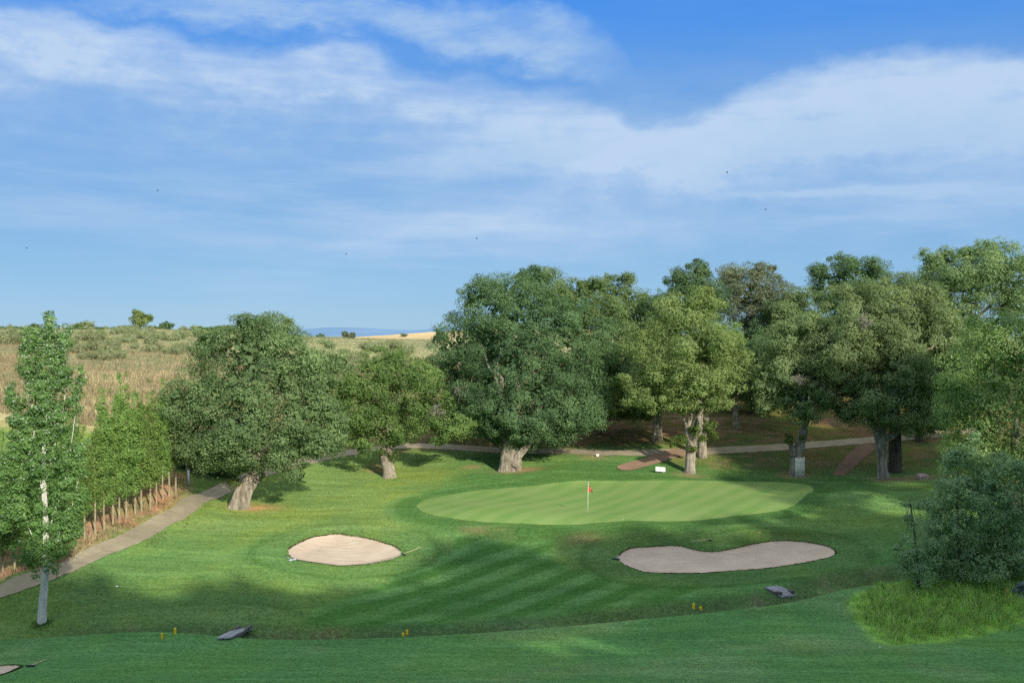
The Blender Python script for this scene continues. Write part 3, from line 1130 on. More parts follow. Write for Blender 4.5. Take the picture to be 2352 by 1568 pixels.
make_tree('oak_tree', 'small oak with stout stubby trunk and one drooping right branch', 'tree',
          on_ground(TP(D, [(895, 1097, 18), (893, 1080, 14.5), (888, 1058, 14), (886, 1042, 15), (888, 1028, 12)])),
          PL(D, [(865, 900, 85, 75), (930, 870, 82, 62), (800, 930, 55, 70, .6), (850, 970, 85, 58, -.8), (955, 935, 75, 55, -.4), (1040, 985, 48, 40, -1.2), (832, 1025, 34, 26, -1.6),
                 (915, 1000, 45, 30, -.8), (905, 830, 45, 35), (985, 900, 45, 60), (790, 900, 46, 54, .6), (1000, 960, 40, 38, -.6), (790, 985, 35, 40, -.4), (955, 850, 40, 40, .5), (1015, 1010, 24, 22, -1.2), (850, 840, 35, 30)]),
          'oak_green', 'bark', 'oaks along the far side of the golf green', 6, size=.14, dens_=.62, per=215, seed=5,
          sprouts=PL(D, [(906, 1048, 16, 14, -.6), (880, 1040, 14, 8, -.5)]), dead=[(PT(1000, 950, D - 1.6), 1.0)])
D = base_D(1168, 1081)
make_tree('oak_tree', 'largest dark green oak with massive hollow trunk behind the green', 'tree',
          on_ground(TP(D, [(1168, 1083, 27), (1169, 1065, 22), (1170, 1045, 20), (1172, 1022, 20), (1176, 1000, 17)])),
          PL(D + 3.0, [(1165, 955, 66, 42, -4.6), (1125, 935, 46, 38, -4.2), (1222, 975, 56, 38, -4.8), (1195, 1005, 40, 24, -4.4), (1140, 985, 36, 24, -4.0), (1200, 830, 180, 165), (1180, 720, 125, 90, 1), (1090, 780, 100, 105), (1290, 790, 105, 115, .5), (1240, 930, 125, 95, -2), (1125, 910, 95, 95, -.5), (1325, 890, 80, 105),
                       (1190, 1000, 62, 42, -2), (1030, 820, 48, 68, .5), (1085, 692, 18, 24), (1330, 945, 55, 55, -1), (1150, 670, 40, 35, 1), (1230, 655, 45, 38, 1), (1120, 980, 48, 40, -1),
                       (1275, 1000, 38, 32, -1.4), (1015, 775, 28, 22, .5), (1210, 1022, 36, 20, -2)]),
          'oak_dark', 'bark', 'oaks along the far side of the golf green', 7, size=.14, dens_=.62, per=215, seed=8,
          limbs=[TP(D, [(1180, 1070, 10, -.6), (1190, 1048, 9, -.6), (1206, 1030, 7, -.6), (1222, 1010, 5, -.6)]), TP(D, [(1188, 1083, 7, -.5), (1190, 1062, 10, -.55), (1186, 1045, 7, -.5)]),
                 TP(D, [(1165, 1010, 12), (1150, 985, 9), (1130, 950, 6), (1105, 900, 3)])],
          dead=[(PT(1060, 895, D + .4), .9)])
D = base_D(1586, 1085)
make_tree('oak_tree', 'light yellowish green oak with forked pale trunk by the white sign', 'tree',
          on_ground(TP(D, [(1585, 1088, 14), (1585, 1070, 11.5), (1586, 1045, 11.5), (1588, 1025, 12.5), (1590, 1012, 13)])),
          PL(D, [(1570, 800, 120, 72), (1560, 725, 80, 62, 1), (1640, 790, 78, 66), (1605, 880, 105, 52, -1), (1490, 870, 60, 40, -.5), (1505, 925, 52, 28, -1), (1660, 850, 55, 52), (1560, 930, 50, 25, -1.2),
                 (1500, 790, 50, 40, .4), (1455, 905, 34, 26, -.6), (1640, 925, 50, 22, -.6), (1600, 690, 45, 35, 1), (1690, 820, 30, 30), (1535, 845, 60, 30, -.8)]),
          'oak_lit', 'bark', 'oaks along the far side of the golf green', 3, size=.14, dens_=.62, per=215, seed=11,
          limbs=[TP(D, [(1584, 1020, 7), (1576, 995, 5.5), (1584, 965, 5), (1590, 930, 3.5), (1585, 890, 2)]), TP(D, [(1594, 1014, 9), (1612, 995, 8), (1622, 965, 6.5), (1618, 920, 5), (1630, 860, 3)]),
                 TP(D, [(1580, 985, 3), (1568, 955, 2.5), (1560, 925, 1.5)])],
          sprouts=PL(D, [(1568, 1008, 15, 13, -.5), (1600, 986, 18, 15, -.6), (1626, 980, 20, 17, -.4), (1642, 1000, 11, 10, -.2), (1548, 1015, 12, 15, -.4), (1590, 1030, 13, 7, -.6), (1613, 1008, 13, 9, -.6)]))
D = base_D(1830, 1091)
make_tree('oak_tree', 'broken topped oak with cane screen wrapped round its trunk', 'tree',
          on_ground(TP(D, [(1827, 1093, 16), (1827, 1070, 13), (1828, 1048, 13), (1836, 1025, 12), (1842, 1005, 10), (1846, 985, 9)])),
          PL(D, [(1830, 880, 82, 74), (1780, 850, 55, 46), (1885, 865, 66, 64), (1845, 945, 46, 38, -1), (1840, 800, 85, 58, 1), (1805, 920, 45, 35, -.4), (1895, 925, 40, 30, -.5), (1770, 895, 34, 32, -.5), (1765, 935, 34, 24, 0), (1800, 790, 60, 46, .6), (1860, 750, 55, 40, 1)]),
          'oak_sun_tint', 'bark', 'oaks along the far side of the golf green', 5, size=.14, dens_=.62, per=215, seed=13,
          limbs=[TP(D, [(1822, 1045, 10, -.2), (1819, 1030, 7, -.2), (1815, 1018, 4, -.2)])],
          sprouts=PL(D, [(1812, 1008, 16, 16, -.5), (1842, 1003, 8, 7, -.8)]), dead=[(PT(1838, 872, D - 2.0), .9)])
D = base_D(2031, 1098)
make_tree('oak_tree', 'broad oak with tall pale trunk forking right beside a dark trunk', 'tree',
          on_ground(TP(D, [(2031, 1101, 15), (2027, 1075, 11.5), (2025, 1045, 11.5), (2023, 1015, 12.5), (2020, 990, 14)])),
          PL(D, [(1990, 760, 125, 105, 1), (2080, 780, 115, 105, 1), (1920, 800, 82, 74), (2050, 890, 105, 90, -1), (2150, 770, 75, 85, 1), (1960, 880, 74, 64, -.5), (2030, 955, 66, 36, -1.2),
                 (2000, 690, 100, 52, 3), (2100, 690, 75, 55, 3), (2110, 945, 58, 42), (1890, 850, 45, 40, -.4), (1940, 720, 55, 45, 1), (2180, 850, 45, 55), (1985, 940, 40, 30, -.8), (1945, 945, 46, 34, -.4), (2090, 975, 56, 28, -.6), (2150, 975, 52, 38, .4), (1900, 900, 46, 40), (2060, 835, 80, 60, -2), (1950, 815, 70, 60, -2)]),
          'oak_sun_tint', 'bark', 'oaks along the far side of the golf green', 5, size=.14, dens_=.62, per=215, seed=17,
          limbs=[TP(D, [(2028, 1005, 10), (2045, 1003, 8), (2060, 990, 7), (2072, 972, 5)]), TP(D, [(2018, 992, 9), (2004, 978, 7), (1990, 950, 5)]), TP(D, [(2020, 988, 11), (2040, 940, 9), (2058, 880, 7), (2065, 830, 4)])],
          dead=[(PT(1985, 740, D - 3), .8)])

# --- trunks and crowns standing behind the front row
def back_tree(label, D, bu, crown, leaf, bark='bark_dark', bv=None, r=9, lean=0, seed=1, size=.165, dens_=.52, trunk_px=None, limbs=4, group='oaks of the wood behind the green', knob=.14):
    L = PL(D, crown)
    zmin = min(l[2] - l[5] for l in L)
    x, y = (bu - CX) / F * D, D
    g = h1(x, y) - .15
    ztop = max(zmin + .35 * (max(l[2] for l in L) - zmin), g + 2)
    rr_ = r * D / F
    tr = [(x, y, g, rr_ * 1.25), (x + lean * .3, y, g + (ztop - g) * .3, rr_), (x + lean * .7, y, g + (ztop - g) * .65, rr_ * .9), (x + lean, y, ztop, rr_ * .8)]
    return make_tree('oak_tree', label, 'tree', tr, L, leaf, bark, group, limbs, size=size, dens_=dens_, per=170, tuft=.9, seed=seed, seg=12, knob=knob)


back_tree('shaded oak with pale stout trunk just left of the massive hollow trunk', base_D(1130, 1000), 1130, [(1100, 860, 90, 80), (1060, 890, 60, 60), (1150, 800, 80, 70), (1075, 945, 50, 40), (1130, 930, 50, 40)], 'oak_dark', 'bark', r=10, seed=21)
back_tree('olive green oak crown rising behind the right shoulder of the largest oak', 104, 1372, [(1330, 720, 100, 82), (1390, 790, 72, 95), (1300, 680, 60, 42), (1345, 665, 40, 30), (1400, 870, 60, 80), (1240, 640, 48, 32, -6), (1390, 930, 50, 40)], 'oak_olive', r=13, seed=22)
back_tree('rounded dark oak top showing sky gaps in the notch left of the ridge', 118, 1440, [(1430, 685, 60, 60), (1450, 740, 60, 55), (1475, 700, 32, 40), (1400, 670, 34, 34), (1440, 640, 28, 22)], 'oak_olive', r=6, seed=23, dens_=.36)
back_tree('deep green oak top behind the light yellowish oak', 108, 1613, [(1590, 660, 62, 52), (1570, 720, 72, 66), (1640, 690, 50, 55), (1560, 640, 30, 28), (1610, 622, 34, 24), (1530, 730, 50, 60)], 'oak_dark', r=9, seed=24)
back_tree('silvery grey green holm oak on the skyline', 116, 1715, [(1720, 680, 100, 66), (1745, 755, 88, 76), (1680, 640, 42, 34), (1740, 630, 40, 30), (1790, 690, 45, 50), (1800, 760, 60, 70), (1715, 830, 70, 50)], 'oak_grey', r=9, seed=25)
back_tree('short pale barrel trunked oak above the dirt track', base_D(1510, 1012), 1510, [(1470, 900, 70, 56), (1530, 880, 60, 56), (1420, 930, 42, 36), (1480, 950, 40, 25)], 'oak_olive', 'bark', r=11, seed=26)
back_tree('straight trunked oak right beside the light yellowish oak', base_D(1613, 1050), 1613, [(1640, 860, 60, 60), (1610, 800, 60, 60), (1660, 780, 50, 50)], 'oak_lit', 'bark', r=9, seed=27)
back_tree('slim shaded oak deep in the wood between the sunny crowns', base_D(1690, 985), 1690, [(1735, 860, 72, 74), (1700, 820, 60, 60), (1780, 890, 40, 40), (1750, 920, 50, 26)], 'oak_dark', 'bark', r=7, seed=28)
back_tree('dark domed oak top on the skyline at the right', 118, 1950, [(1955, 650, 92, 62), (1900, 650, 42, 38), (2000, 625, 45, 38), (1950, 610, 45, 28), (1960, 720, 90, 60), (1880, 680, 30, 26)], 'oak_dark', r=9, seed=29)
back_tree('tallest sunlit oak on the right skyline', 106, 2230, [(2250, 640, 120, 72), (2190, 640, 70, 62), (2285, 610, 70, 62), (2335, 680, 58, 92), (2200, 740, 80, 62), (2280, 575, 34, 34), (2140, 600, 34, 34), (2345, 610, 24, 38), (2180, 590, 30, 28), (2120, 660, 36, 30)], 'oak_sun_tint', r=10, seed=30)
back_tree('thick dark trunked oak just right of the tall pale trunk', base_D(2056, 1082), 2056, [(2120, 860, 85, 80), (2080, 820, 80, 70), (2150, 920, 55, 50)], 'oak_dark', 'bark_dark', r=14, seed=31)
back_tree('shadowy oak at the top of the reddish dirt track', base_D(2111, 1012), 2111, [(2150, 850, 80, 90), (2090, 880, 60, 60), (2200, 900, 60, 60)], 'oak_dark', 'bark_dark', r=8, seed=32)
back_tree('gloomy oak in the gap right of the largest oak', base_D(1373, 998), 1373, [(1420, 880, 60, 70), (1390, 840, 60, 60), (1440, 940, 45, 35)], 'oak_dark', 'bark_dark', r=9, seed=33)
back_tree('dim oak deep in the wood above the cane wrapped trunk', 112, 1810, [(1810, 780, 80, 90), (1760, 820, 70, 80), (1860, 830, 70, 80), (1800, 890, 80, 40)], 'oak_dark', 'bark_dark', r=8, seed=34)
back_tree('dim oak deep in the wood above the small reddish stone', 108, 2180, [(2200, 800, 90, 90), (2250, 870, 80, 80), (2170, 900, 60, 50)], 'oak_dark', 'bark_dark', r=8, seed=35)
back_tree('sunlit oak with low sweeping branches at the right edge', 67, 2335, [(2285, 825, 110, 105), (2260, 950, 100, 80), (2335, 900, 85, 120), (2205, 900, 62, 56), (2235, 1030, 72, 44), (2330, 1030, 60, 56), (2185, 1005, 26, 18), (2180, 1065, 26, 16, -1), (2290, 760, 60, 50), (2380, 780, 70, 80), (2400, 960, 60, 90), (2300, 1085, 78, 48), (2235, 1100, 48, 34, .4), (2370, 1070, 60, 60), (2200, 965, 50, 40, .5)], 'oak_lit', 'bark', r=14, seed=36, size=.13, dens_=.7)

back_tree('mid green oak filling the wood between the largest oak and the yellowish oak', 110, 1480, [(1490, 740, 70, 60), (1450, 800, 60, 70), (1500, 830, 60, 60), (1440, 880, 50, 50), (1520, 780, 50, 60)], 'oak', r=8, seed=37)
back_tree('mid green oak filling the wood between the holm oak and the domed oak', 111, 1850, [(1845, 745, 60, 62), (1810, 720, 50, 45), (1870, 800, 70, 70), (1790, 800, 60, 60), (1850, 870, 70, 50), (1840, 690, 40, 34)], 'oak', r=8, seed=38)
back_tree('shaded oak filling the low wood left of the cane wrapped trunk', 106, 1730, [(1720, 870, 60, 60), (1760, 900, 50, 40), (1690, 900, 45, 36)], 'oak_dark', r=7, seed=39)
back_tree('mid green oak between the domed oak and the tallest right oak', 112, 2090, [(2090, 670, 55, 48), (2120, 730, 70, 70), (2060, 740, 60, 60), (2150, 800, 60, 60)], 'oak_sun_tint', r=8, seed=40)

# --- shaded thicket left of the leaning oak
def shrub_mesh(rows, leaf, size, dens_, per, tuft, seed, nm='foliage', rough=.3):
    C, Nn, tone = crown_cloud(rows, dens_, per, tuft, .25, rough, .8, size, .6, seed)
    return leaves_mesh(nm, C, Nn, size, M[leaf], tone)


def shrub(name, label, cat, loc, rows, leaf, size=.14, dens_=1.2, per=90, tuft=.4, seed=1, group=None, stem=True, rough=.3):
    root = thing(name, label, cat, loc, group)
    link('foliage', shrub_mesh(rows, leaf, size, dens_, per, tuft, seed, rough=rough), root)
    if stem:
        mb = MB()
        for k, r in enumerate(rows[:4]):
            Q, R = subd(limb_path((0.05 * k, 0, -.1), (r[0], r[1], r[2]), .05, 5, .4, seed + k), np.linspace(.07, .02, 5), 2)
            mb.tube(Q, R, 6)
        mb.build('stem', M['bark_dark'], root)
    return root


D = 84
for label, u, v, rows in (('dark shaded thicket on the bank left of the leaning oak trunk', 455, 1085, [(0, 0, 1.5, 1.7, 1.4, 1.5), (1.4, .2, 1.2, 1.4, 1.2, 1.2), (-1.2, 0, 1.0, 1.0, 1, 1)]),
                          ('dark bush under the leaning oak near its stub branch', 510, 1092, [(0, 0, 1.2, 1.5, 1.2, 1.2), (1.2, 0, .9, 1.0, 1, .9)])):
    p = hit(u, v)
    shrub('bush', label, 'bush', (p[0], p[1], p[2] - .1), rows, 'oak_dark', .16, .9, 110, .55, int(u))
p = hit(2343, 1112)
shrub('bush', 'dark round bush at the right edge above the young trees', 'bush', (p[0], p[1], p[2] - .1), [(0, 0, .8, 1.2, 1.0, 1.0), (.8, .2, .9, 1, 1, 1)], 'oak_dark', .13, 1.4, 100, .4, 77)

# --- thin sapling on a stake in the sunny wood edge
p = hit(1280, 1019)
sp = make_tree('sapling', 'thin young sapling on a pole at the sunny wood edge', 'tree', [(*p[:2], p[2] - .1, .05), (p[0], p[1], p[2] + 1.2, .045), (p[0] - .05, p[1], p[2] + 2.6, .03)],
               [(p[0] - .2, p[1], p[2] + 2.9, .9, .8, .9), (p[0] + .5, p[1], p[2] + 2.4, .7, .6, .5)], 'oak_lit', 'bark_thin', None, 2, size=.14, dens_=1.2, per=50, tuft=.35, seed=41, knob=.03, seg=8)
# --- sapling with a white guard at the end of the poplar row
p = hit(430, 1113)
sp = make_tree('sapling', 'bare thin sapling with a pale guard at the row end', 'tree', [(*p[:2], p[2] - .1, .045), (p[0] - .03, p[1], p[2] + 1.5, .035), (p[0] - .1, p[1], p[2] + 3.0, .02)],
               [(p[0] - .15, p[1], p[2] + 3.2, .35, .3, .5), (p[0] + .15, p[1], p[2] + 2.7, .3, .3, .35)], 'poplar_row', 'bark_thin', None, 1, size=.12, dens_=2, per=25, tuft=.2, seed=42, knob=.03, seg=8)
MB().tube([(p[0] + .14, p[1] - .1, p[2] - .05), (p[0] + .15, p[1] - .1, p[2] + .55), (p[0] + .13, p[1] - .1, p[2] + 1.15)], [.075, .075, .075], 10).build('tree_guard', M['white'], sp, p - np.array([0, 0, .1]))

# --- big white poplar
D = base_D(97, 1430)
make_tree('white_poplar', 'tall white barked poplar in the left foreground', 'tree',
          on_ground(TP(D, [(96, 1432, 10.5), (98, 1390, 9), (103, 1330, 8), (107, 1280, 7), (105, 1210, 6.2), (102, 1140, 5.5), (100, 1066, 4.5), (102, 1015, 4)])),
          [(a_[0], a_[1], a_[2], a_[3] * .85, a_[4] * .85, a_[5] * 1.08) for a_ in
           PL(D, [(114, 740, 17, 26), (120, 775, 24, 30), (98, 795, 26, 36), (150, 785, 16, 40), (64, 825, 26, 50), (80, 775, 16, 30), (118, 850, 36, 62), (92, 900, 36, 62), (140, 860, 26, 50), (26, 900, 16, 30), (40, 960, 26, 56), (188, 862, 11, 28), (174, 915, 15, 44),
                  (150, 975, 32, 62), (66, 1000, 32, 62), (110, 970, 34, 60), (38, 1065, 34, 66), (98, 1070, 40, 70), (158, 1075, 38, 70), (188, 1050, 20, 56), (14, 1090, 18, 56), (46, 1160, 42, 66), (112, 1150, 42, 66), (168, 1150, 36, 62), (16, 1170, 22, 50),
                  (75, 1225, 42, 56), (135, 1225, 42, 54), (45, 1235, 28, 46), (168, 1210, 24, 44), (116, 1285, 22, 40), (82, 1285, 22, 38), (58, 770, 12, 24)])],
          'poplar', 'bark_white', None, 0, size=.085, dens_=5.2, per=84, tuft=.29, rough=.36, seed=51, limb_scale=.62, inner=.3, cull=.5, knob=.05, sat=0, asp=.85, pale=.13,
          limbs=[TP(D, [(104, 1150, 4), (84, 1066, 3.4), (77, 974, 3), (72, 914, 2.2), (66, 850, 1.4)]), TP(D, [(101, 1024, 3.6), (105, 974, 3), (110, 919, 2.2), (114, 800, 1.2)]),
                 TP(D, [(105, 1110, 3), (125, 1024, 2.8), (136, 984, 2.3), (150, 900, 1.4), (152, 800, .9)]), TP(D, [(102, 1050, 2.4), (96, 1000, 2), (92, 960, 1.2)]), TP(D, [(107, 1280, 3), (128, 1240, 2.2), (160, 1180, 1.4), (180, 1100, 1)]),
                 TP(D, [(105, 1290, 3), (84, 1250, 2.2), (55, 1180, 1.5), (40, 1090, 1), (28, 940, .8)]), TP(D, [(107, 1230, 2.4), (150, 1100, 1.8), (172, 960, 1.2), (186, 880, .8)]),
                 TP(D, [(106, 1310, 2.2), (125, 1285, 1.6), (146, 1240, 1)]), TP(D, [(104, 1312, 2.2), (88, 1290, 1.6), (62, 1240, 1)])])

# --- row of young poplars, three kinds copied
def young_poplar(seed, hgt, w, skirt):
    root = thing('young_poplar', 'young poplar', 'tree', (0, 0, 0), 'young poplars in a row along the path')
    r_ = np.random.default_rng(seed)
    Q, R = subd([(0, 0, -.15), (.02, 0, hgt * .25), (-.03, .02, hgt * .55), (0, 0, hgt * .93)], [.062, .052, .036, .012], 5)
    MB().tube(Q, R, 9, .05, seed).build('trunk', M['bark_thin'], root)
    rows = []
    n = 9
    for k in range(n):
        t = k / (n - 1)
        z = skirt + (hgt - skirt) * (t ** .9)
        rad = w * (math.sin(math.pi * (.18 + .80 * t)) ** .8) * (1 - .45 * t)
        rows.append((r_.normal() * .12, r_.normal() * .12, z, max(rad, .12), max(rad, .12), (hgt - skirt) / n * 1.1))
    for k in range(5):
        t = r_.random() * .8
        aa = r_.random() * 6.28
        rad = w * .8 * (1 - .5 * t)
        rows.append((math.cos(aa) * rad * .7, math.sin(aa) * rad * .7, skirt + .4 + (hgt - skirt) * t, .3, .3, .8))
    C, Nn, tone = crown_cloud(rows, 3.6, 56, .27, .35, .32, 1.3, .10, .5, seed)
    link('crown', leaves_mesh('crown', C, Nn, .105, M['poplar_row'], tone, .85), root)
    return root


kinds = [young_poplar(61, 9.3, .66, 2.3), young_poplar(62, 7.8, .60, 2.0), young_poplar(63, 6.6, .62, 1.9), young_poplar(64, 4.9, .6, 2.4)]
row = [(-95, 1372, 1, 1.0), (-55, 1352, 0, .95), (-22, 1336, 2, .95), (6, 1322, 1, .9), (34, 1309, 2, .92), (62, 1296, 0, .82), (90, 1284, 1, .9), (118, 1272, 2, .95), (146, 1260, 1, .9), (171, 1249, 0, .8), (194, 1239, 1, .93),
       (218, 1226, 2, 1.0), (239, 1218, 0, .95), (259, 1207, 0, 1.06), (274, 1198, 1, 1.05), (290, 1189, 0, 1.0), (310, 1180, 1, 1.08), (325, 1173, 2, 1.02), (345, 1165, 0, .98), (359, 1157, 2, .92), (374, 1148, 1, .9), (388, 1140, 3, 1.05), (404, 1129, 3, 1.0)]
used = set()
ordw = ['first', 'second', 'third', 'fourth', 'fifth', 'sixth', 'seventh', 'eighth', 'ninth', 'tenth', 'eleventh', 'twelfth', 'thirteenth', 'fourteenth', 'fifteenth', 'sixteenth', 'seventeenth', 'eighteenth']
for i, (u, v, k, s_) in enumerate(row):
    p = hit(u, v)
    far_i = len(row) - 1 - i
    if u < -40:
        lab = 'young poplar at the left edge of the picture, start of the row'
    elif far_i == 0:
        lab = 'short sparse young poplar at the far right end of the row'
    elif far_i == 1:
        lab = 'short young poplar next to the far right end of the row'
    else:
        lab = '%s young poplar of the row counted from its far right end' % (ordw[far_i] if far_i < len(ordw) else 'leftmost visible')
    if far_i >= len(ordw):
        lab = ['young poplar low at the left picture edge behind the white poplar', 'young poplar half hidden left of the white poplar trunk', 'young poplar directly behind the white poplar trunk'][far_i % 3]
    rz = (i * 2.4) % 6.28
    sc_ = (s_ * (.92 + .16 * ((i * 37) % 10) / 10), s_, s_ * (1 + .13 * math.sin(i * 2.3)))
    if k not in used:
        o = kinds[k]
        used.add(k)
        o.location = [float(a_) for a_ in p]
        o.rotation_euler = (0, 0, rz)
        o.scale = sc_
        o['label'] = lab
    else:
        dup(kinds[k], p, rz, sc_, lab)
# second row of poplars farther up the bank fills the gaps behind
# --- hill: broom shrubs, ridge bushes and small trees
def broom(seed, w, h):
    root = thing('broom_shrub', 'broom', 'shrub', (0, 0, 0), 'broom shrubs on the dry hillside')
    r_ = np.random.default_rng(seed)
    rows = [(0, 0, h * .45, w, w, h * .6)] + [(r_.normal() * w * .5, r_.normal() * w * .5, h * .4, w * .6, w * .6, h * .5) for _ in range(3)]
    C, Nn, tone = crown_cloud(rows, .9, 60, .5, .3, .3, 1.3, .24, .5, seed)
    link('foliage', leaves_mesh('foliage', C, Nn, .26, M['broom'], tone, .3), root)
    return root


bk = [broom(71, 1.6, 1.3), broom(72, 2.4, 1.5), broom(73, 1.2, 1.6)]
r_ = np.random.default_rng(99)
bspots = [(195, 775), (215, 782), (240, 778), (262, 790), (285, 786), (310, 800), (290, 775), (330, 778), (350, 790), (365, 800), (385, 782), (405, 778), (210, 800), (235, 808), (185, 812), (205, 822), (228, 826), (170, 790), (420, 800), (410, 812),
          (20, 768), (48, 772), (8, 790), (345, 770), (375, 770), (300, 766), (260, 768), (230, 765), (430, 772), (455, 776), (355, 808), (250, 822), (760, 800), (790, 812), (815, 826), (840, 835), (870, 842), (905, 850), (780, 838), (925, 830), (935, 812), (890, 818), (835, 800), (860, 806), (800, 850),
          (745, 790), (905, 800), (945, 800)]
lab_b = 'grey green broom shrub scattered among dry grass on the hillside'
for i, (u, v) in enumerate(bspots):
    p = hit(u + r_.normal() * 3, v)
    k = i % 3
    s_ = .5 + .55 * r_.random()
    if i < 3:
        bk[k].location = [float(a_) for a_ in p]
        bk[k].scale = (s_, s_, s_)
        bk[k]['label'] = lab_b
    else:
        dup(bk[k], p, r_.random() * 6.28, (s_, s_, s_ * (.8 + .4 * r_.random())), lab_b)


def ridge(u, D):
    x = (u - CX) / F * D
    return np.array([x, D, h1(x, D)])


def ridge_top(u, d0=170, d1=300):
    """skyline point of the hill at picture column u"""
    ys = np.arange(d0, d1, 1.5)
    xs = (u - CX) / F * ys
    g = H(xs, ys)
    k = int(np.argmax((g - CAMZ) / ys))
    return np.array([xs[k], ys[k], g[k]])


rb = [shrub('ridge_bush', 'bush', 'bush', (0, 0, 0), [(0, 0, .9, 1.9, 1.5, 1.1), (1.3, 0, .7, 1.2, 1, .8), (-1.2, 0, .6, 1.1, 1, .8)], 'oak_olive', .26, .8, 50, .5, 81, 'bushes along the hill skyline'),
      shrub('ridge_bush', 'bush', 'bush', (0, 0, 0), [(0, 0, 1.1, 1.3, 1.2, 1.5), (.9, 0, .7, 1.1, 1, .9)], 'broom', .26, .8, 50, .5, 82, 'bushes along the hill skyline')]
rspots = [(4, .7), (22, .8), (44, 1.0), (62, .8), (80, 1.2), (172, .9), (190, 1.4), (205, 1.2), (226, .8), (246, .7), (262, .8), (282, .9), (300, .8), (350, .9), (362, 1.1), (420, .8), (438, .7), (452, 1.2), (470, 1.3), (488, .9), (502, 1.4), (520, 1.0), (15, .6), (214, .7), (430, .6), (275, .6), (545, 1.1), (570, 1.0)]
for i, (u, s_) in enumerate(rspots):
    p = ridge_top(u)
    lab = 'small bush in the ragged line along the hill skyline'
    if i < 2:
        o = rb[i]
        o.location = [float(a_) for a_ in p]
        o.scale = (s_ * .6,) * 3
        o['label'] = lab
    else:
        s_ *= .6
        dup(rb[i % 2], p - np.array([0, 0, .35]), r_.random() * 6.28, (s_ * 1.5, s_ * 1.5, s_ * (.7 + .6 * r_.random())), lab)


def hill_tree(label, u, w_px, h_px, leaf, seed, D=None, nm='tree', cat='tree', size=.3):
    p = ridge_top(u) if D is None else ridge(u, D)
    k = p[1] / F
    w, h = w_px * k, h_px * k
    rr2 = np.random.default_rng(seed)
    L = [(p[0], p[1], p[2] + h * .46, w * .85, w * .7, h * .46)]
    for j in range(5):
        L.append((p[0] + (rr2.random() - .5) * w * 1.2, p[1] + (rr2.random() - .5) * w * .6, p[2] + h * (.2 + .6 * rr2.random()), w * .45, w * .4, h * .24))
    return make_tree(nm, label, cat, [(p[0], p[1], p[2] - .2, .06 * h), (p[0], p[1], p[2] + h * .2, .045 * h), (p[0], p[1], p[2] + h * .45, .03 * h)], L, leaf, 'bark_dark', None, 3, size=size, dens_=.5, per=60, tuft=.8, seed=seed, seg=8, knob=.05)


hill_tree('small rounded bright green tree on the hill skyline', 322, 27, 42, 'oak_lit', 91)
hill_tree('low dark thorny tree right of the skyline tree', 388, 22, 19, 'oak_dark', 92)
hill_tree('lone rounded grey green tree before the blue hills', 801, 17, 24, 'oak_grey', 93, 262)
hill_tree('small dark tree peeking left of the lone rounded tree', 735, 11, 17, 'oak_dark', 94, 262)
hill_tree('flat low bush right of the lone rounded tree', 850, 22, 9, 'broom', 95, 262, 'bush', 'bush')
hill_tree('low bush on the edge of the golden field', 928, 11, 8, 'oak_grey', 96, 420, 'bush', 'bush')
hill_tree('tiny bush at the foot of the golden field slope', 888, 9, 6, 'broom', 97, 330, 'bush', 'bush')

# ------------------------------------------------------------------ grass stuff
def blades(name, label, P, hgt, wid, cols, lean=.35, seed=0, bend=True):
    n = len(P)
    r2 = np.random.default_rng(seed)
    ang = r2.random(n) * 6.283
    dx, dy = np.cos(ang), np.sin(ang)
    hh = hgt * (.55 + .7 * r2.random(n))
    la = r2.random(n) * 6.283
    lm = lean * hh * r2.random(n)
    w = wid * (.7 + .6 * r2.random(n))
    side = np.stack([dx * w, dy * w, np.zeros(n)], 1)
    mid = P + np.stack([np.cos(la) * lm * .35, np.sin(la) * lm * .35, hh * .6], 1)
    tip = P + np.stack([np.cos(la) * lm, np.sin(la) * lm, hh], 1)
    V = np.stack([P - side, P + side, mid + side * .7, tip, mid - side * .7], 1).reshape(-1, 3)
    q = np.arange(n)[:, None] * 5
    Fc = q + np.array([[0, 1, 2, 3, 4]])
    me = mesh_np(name, V, Fc, [M['blade']], {'alb': ('FLOAT_COLOR', 'FACE', np.concatenate([cols, np.ones((n, 1))], 1))})
    return tag(link(name, me), label, 'grass', kind='stuff')


def colmix(n, pal, seed):
    r2 = np.random.default_rng(seed)
    pal = np.array(pal)
    i = r2.integers(0, len(pal), n)
    j = r2.integers(0, len(pal), n)
    t = r2.random((n, 1))
    return pal[i] * t + pal[j] * (1 - t)


# long grass round the young trees at the right
LG = catmull(px_poly([(1958, 1395), (1975, 1372), (2010, 1350), (2060, 1338), (2150, 1334), (2300, 1325), (2500, 1300), (2600, 1400), (2480, 1420), (2352, 1432), (2250, 1452), (2150, 1470), (2060, 1480), (2020, 1468), (1985, 1435)]), 4)
r2 = np.random.default_rng(5)
n = 36000
bx, by = r2.uniform(LG[:, 0].min(), LG[:, 0].max(), n), r2.uniform(LG[:, 1].min(), LG[:, 1].max(), n)
sd = seg_dist(bx, by, LG, True)
kp = (sd + 1.5 * (fbm(np.stack([bx, by], 1) * 1.1, 44, 2) - .5)) < .35 * (r2.random(n) - .6)
kp &= r2.random(n) < .75
bx, by, sd = bx[kp], by[kp], sd[kp]
tn = fbm(np.stack([bx, by], 1) * .7, 3, 2)
edge = sstep(-1.3, -.15, sd) * sstep(.8, -.8, by - np.interp(bx, [13, 15.5, 17, 20, 24], [44.6, 43.6, 43.9, 45, 46.5]))
cg = colmix(len(bx), [(.31, .55, .11), (.41, .63, .13), (.50, .64, .24), (.25, .47, .11)], 6)
ce = colmix(len(bx), [(.12, .24, .06), (.20, .30, .11), (.34, .38, .20), (.08, .18, .05)], 7)
cg = cg * (1 - edge[:, None]) + ce * edge[:, None]
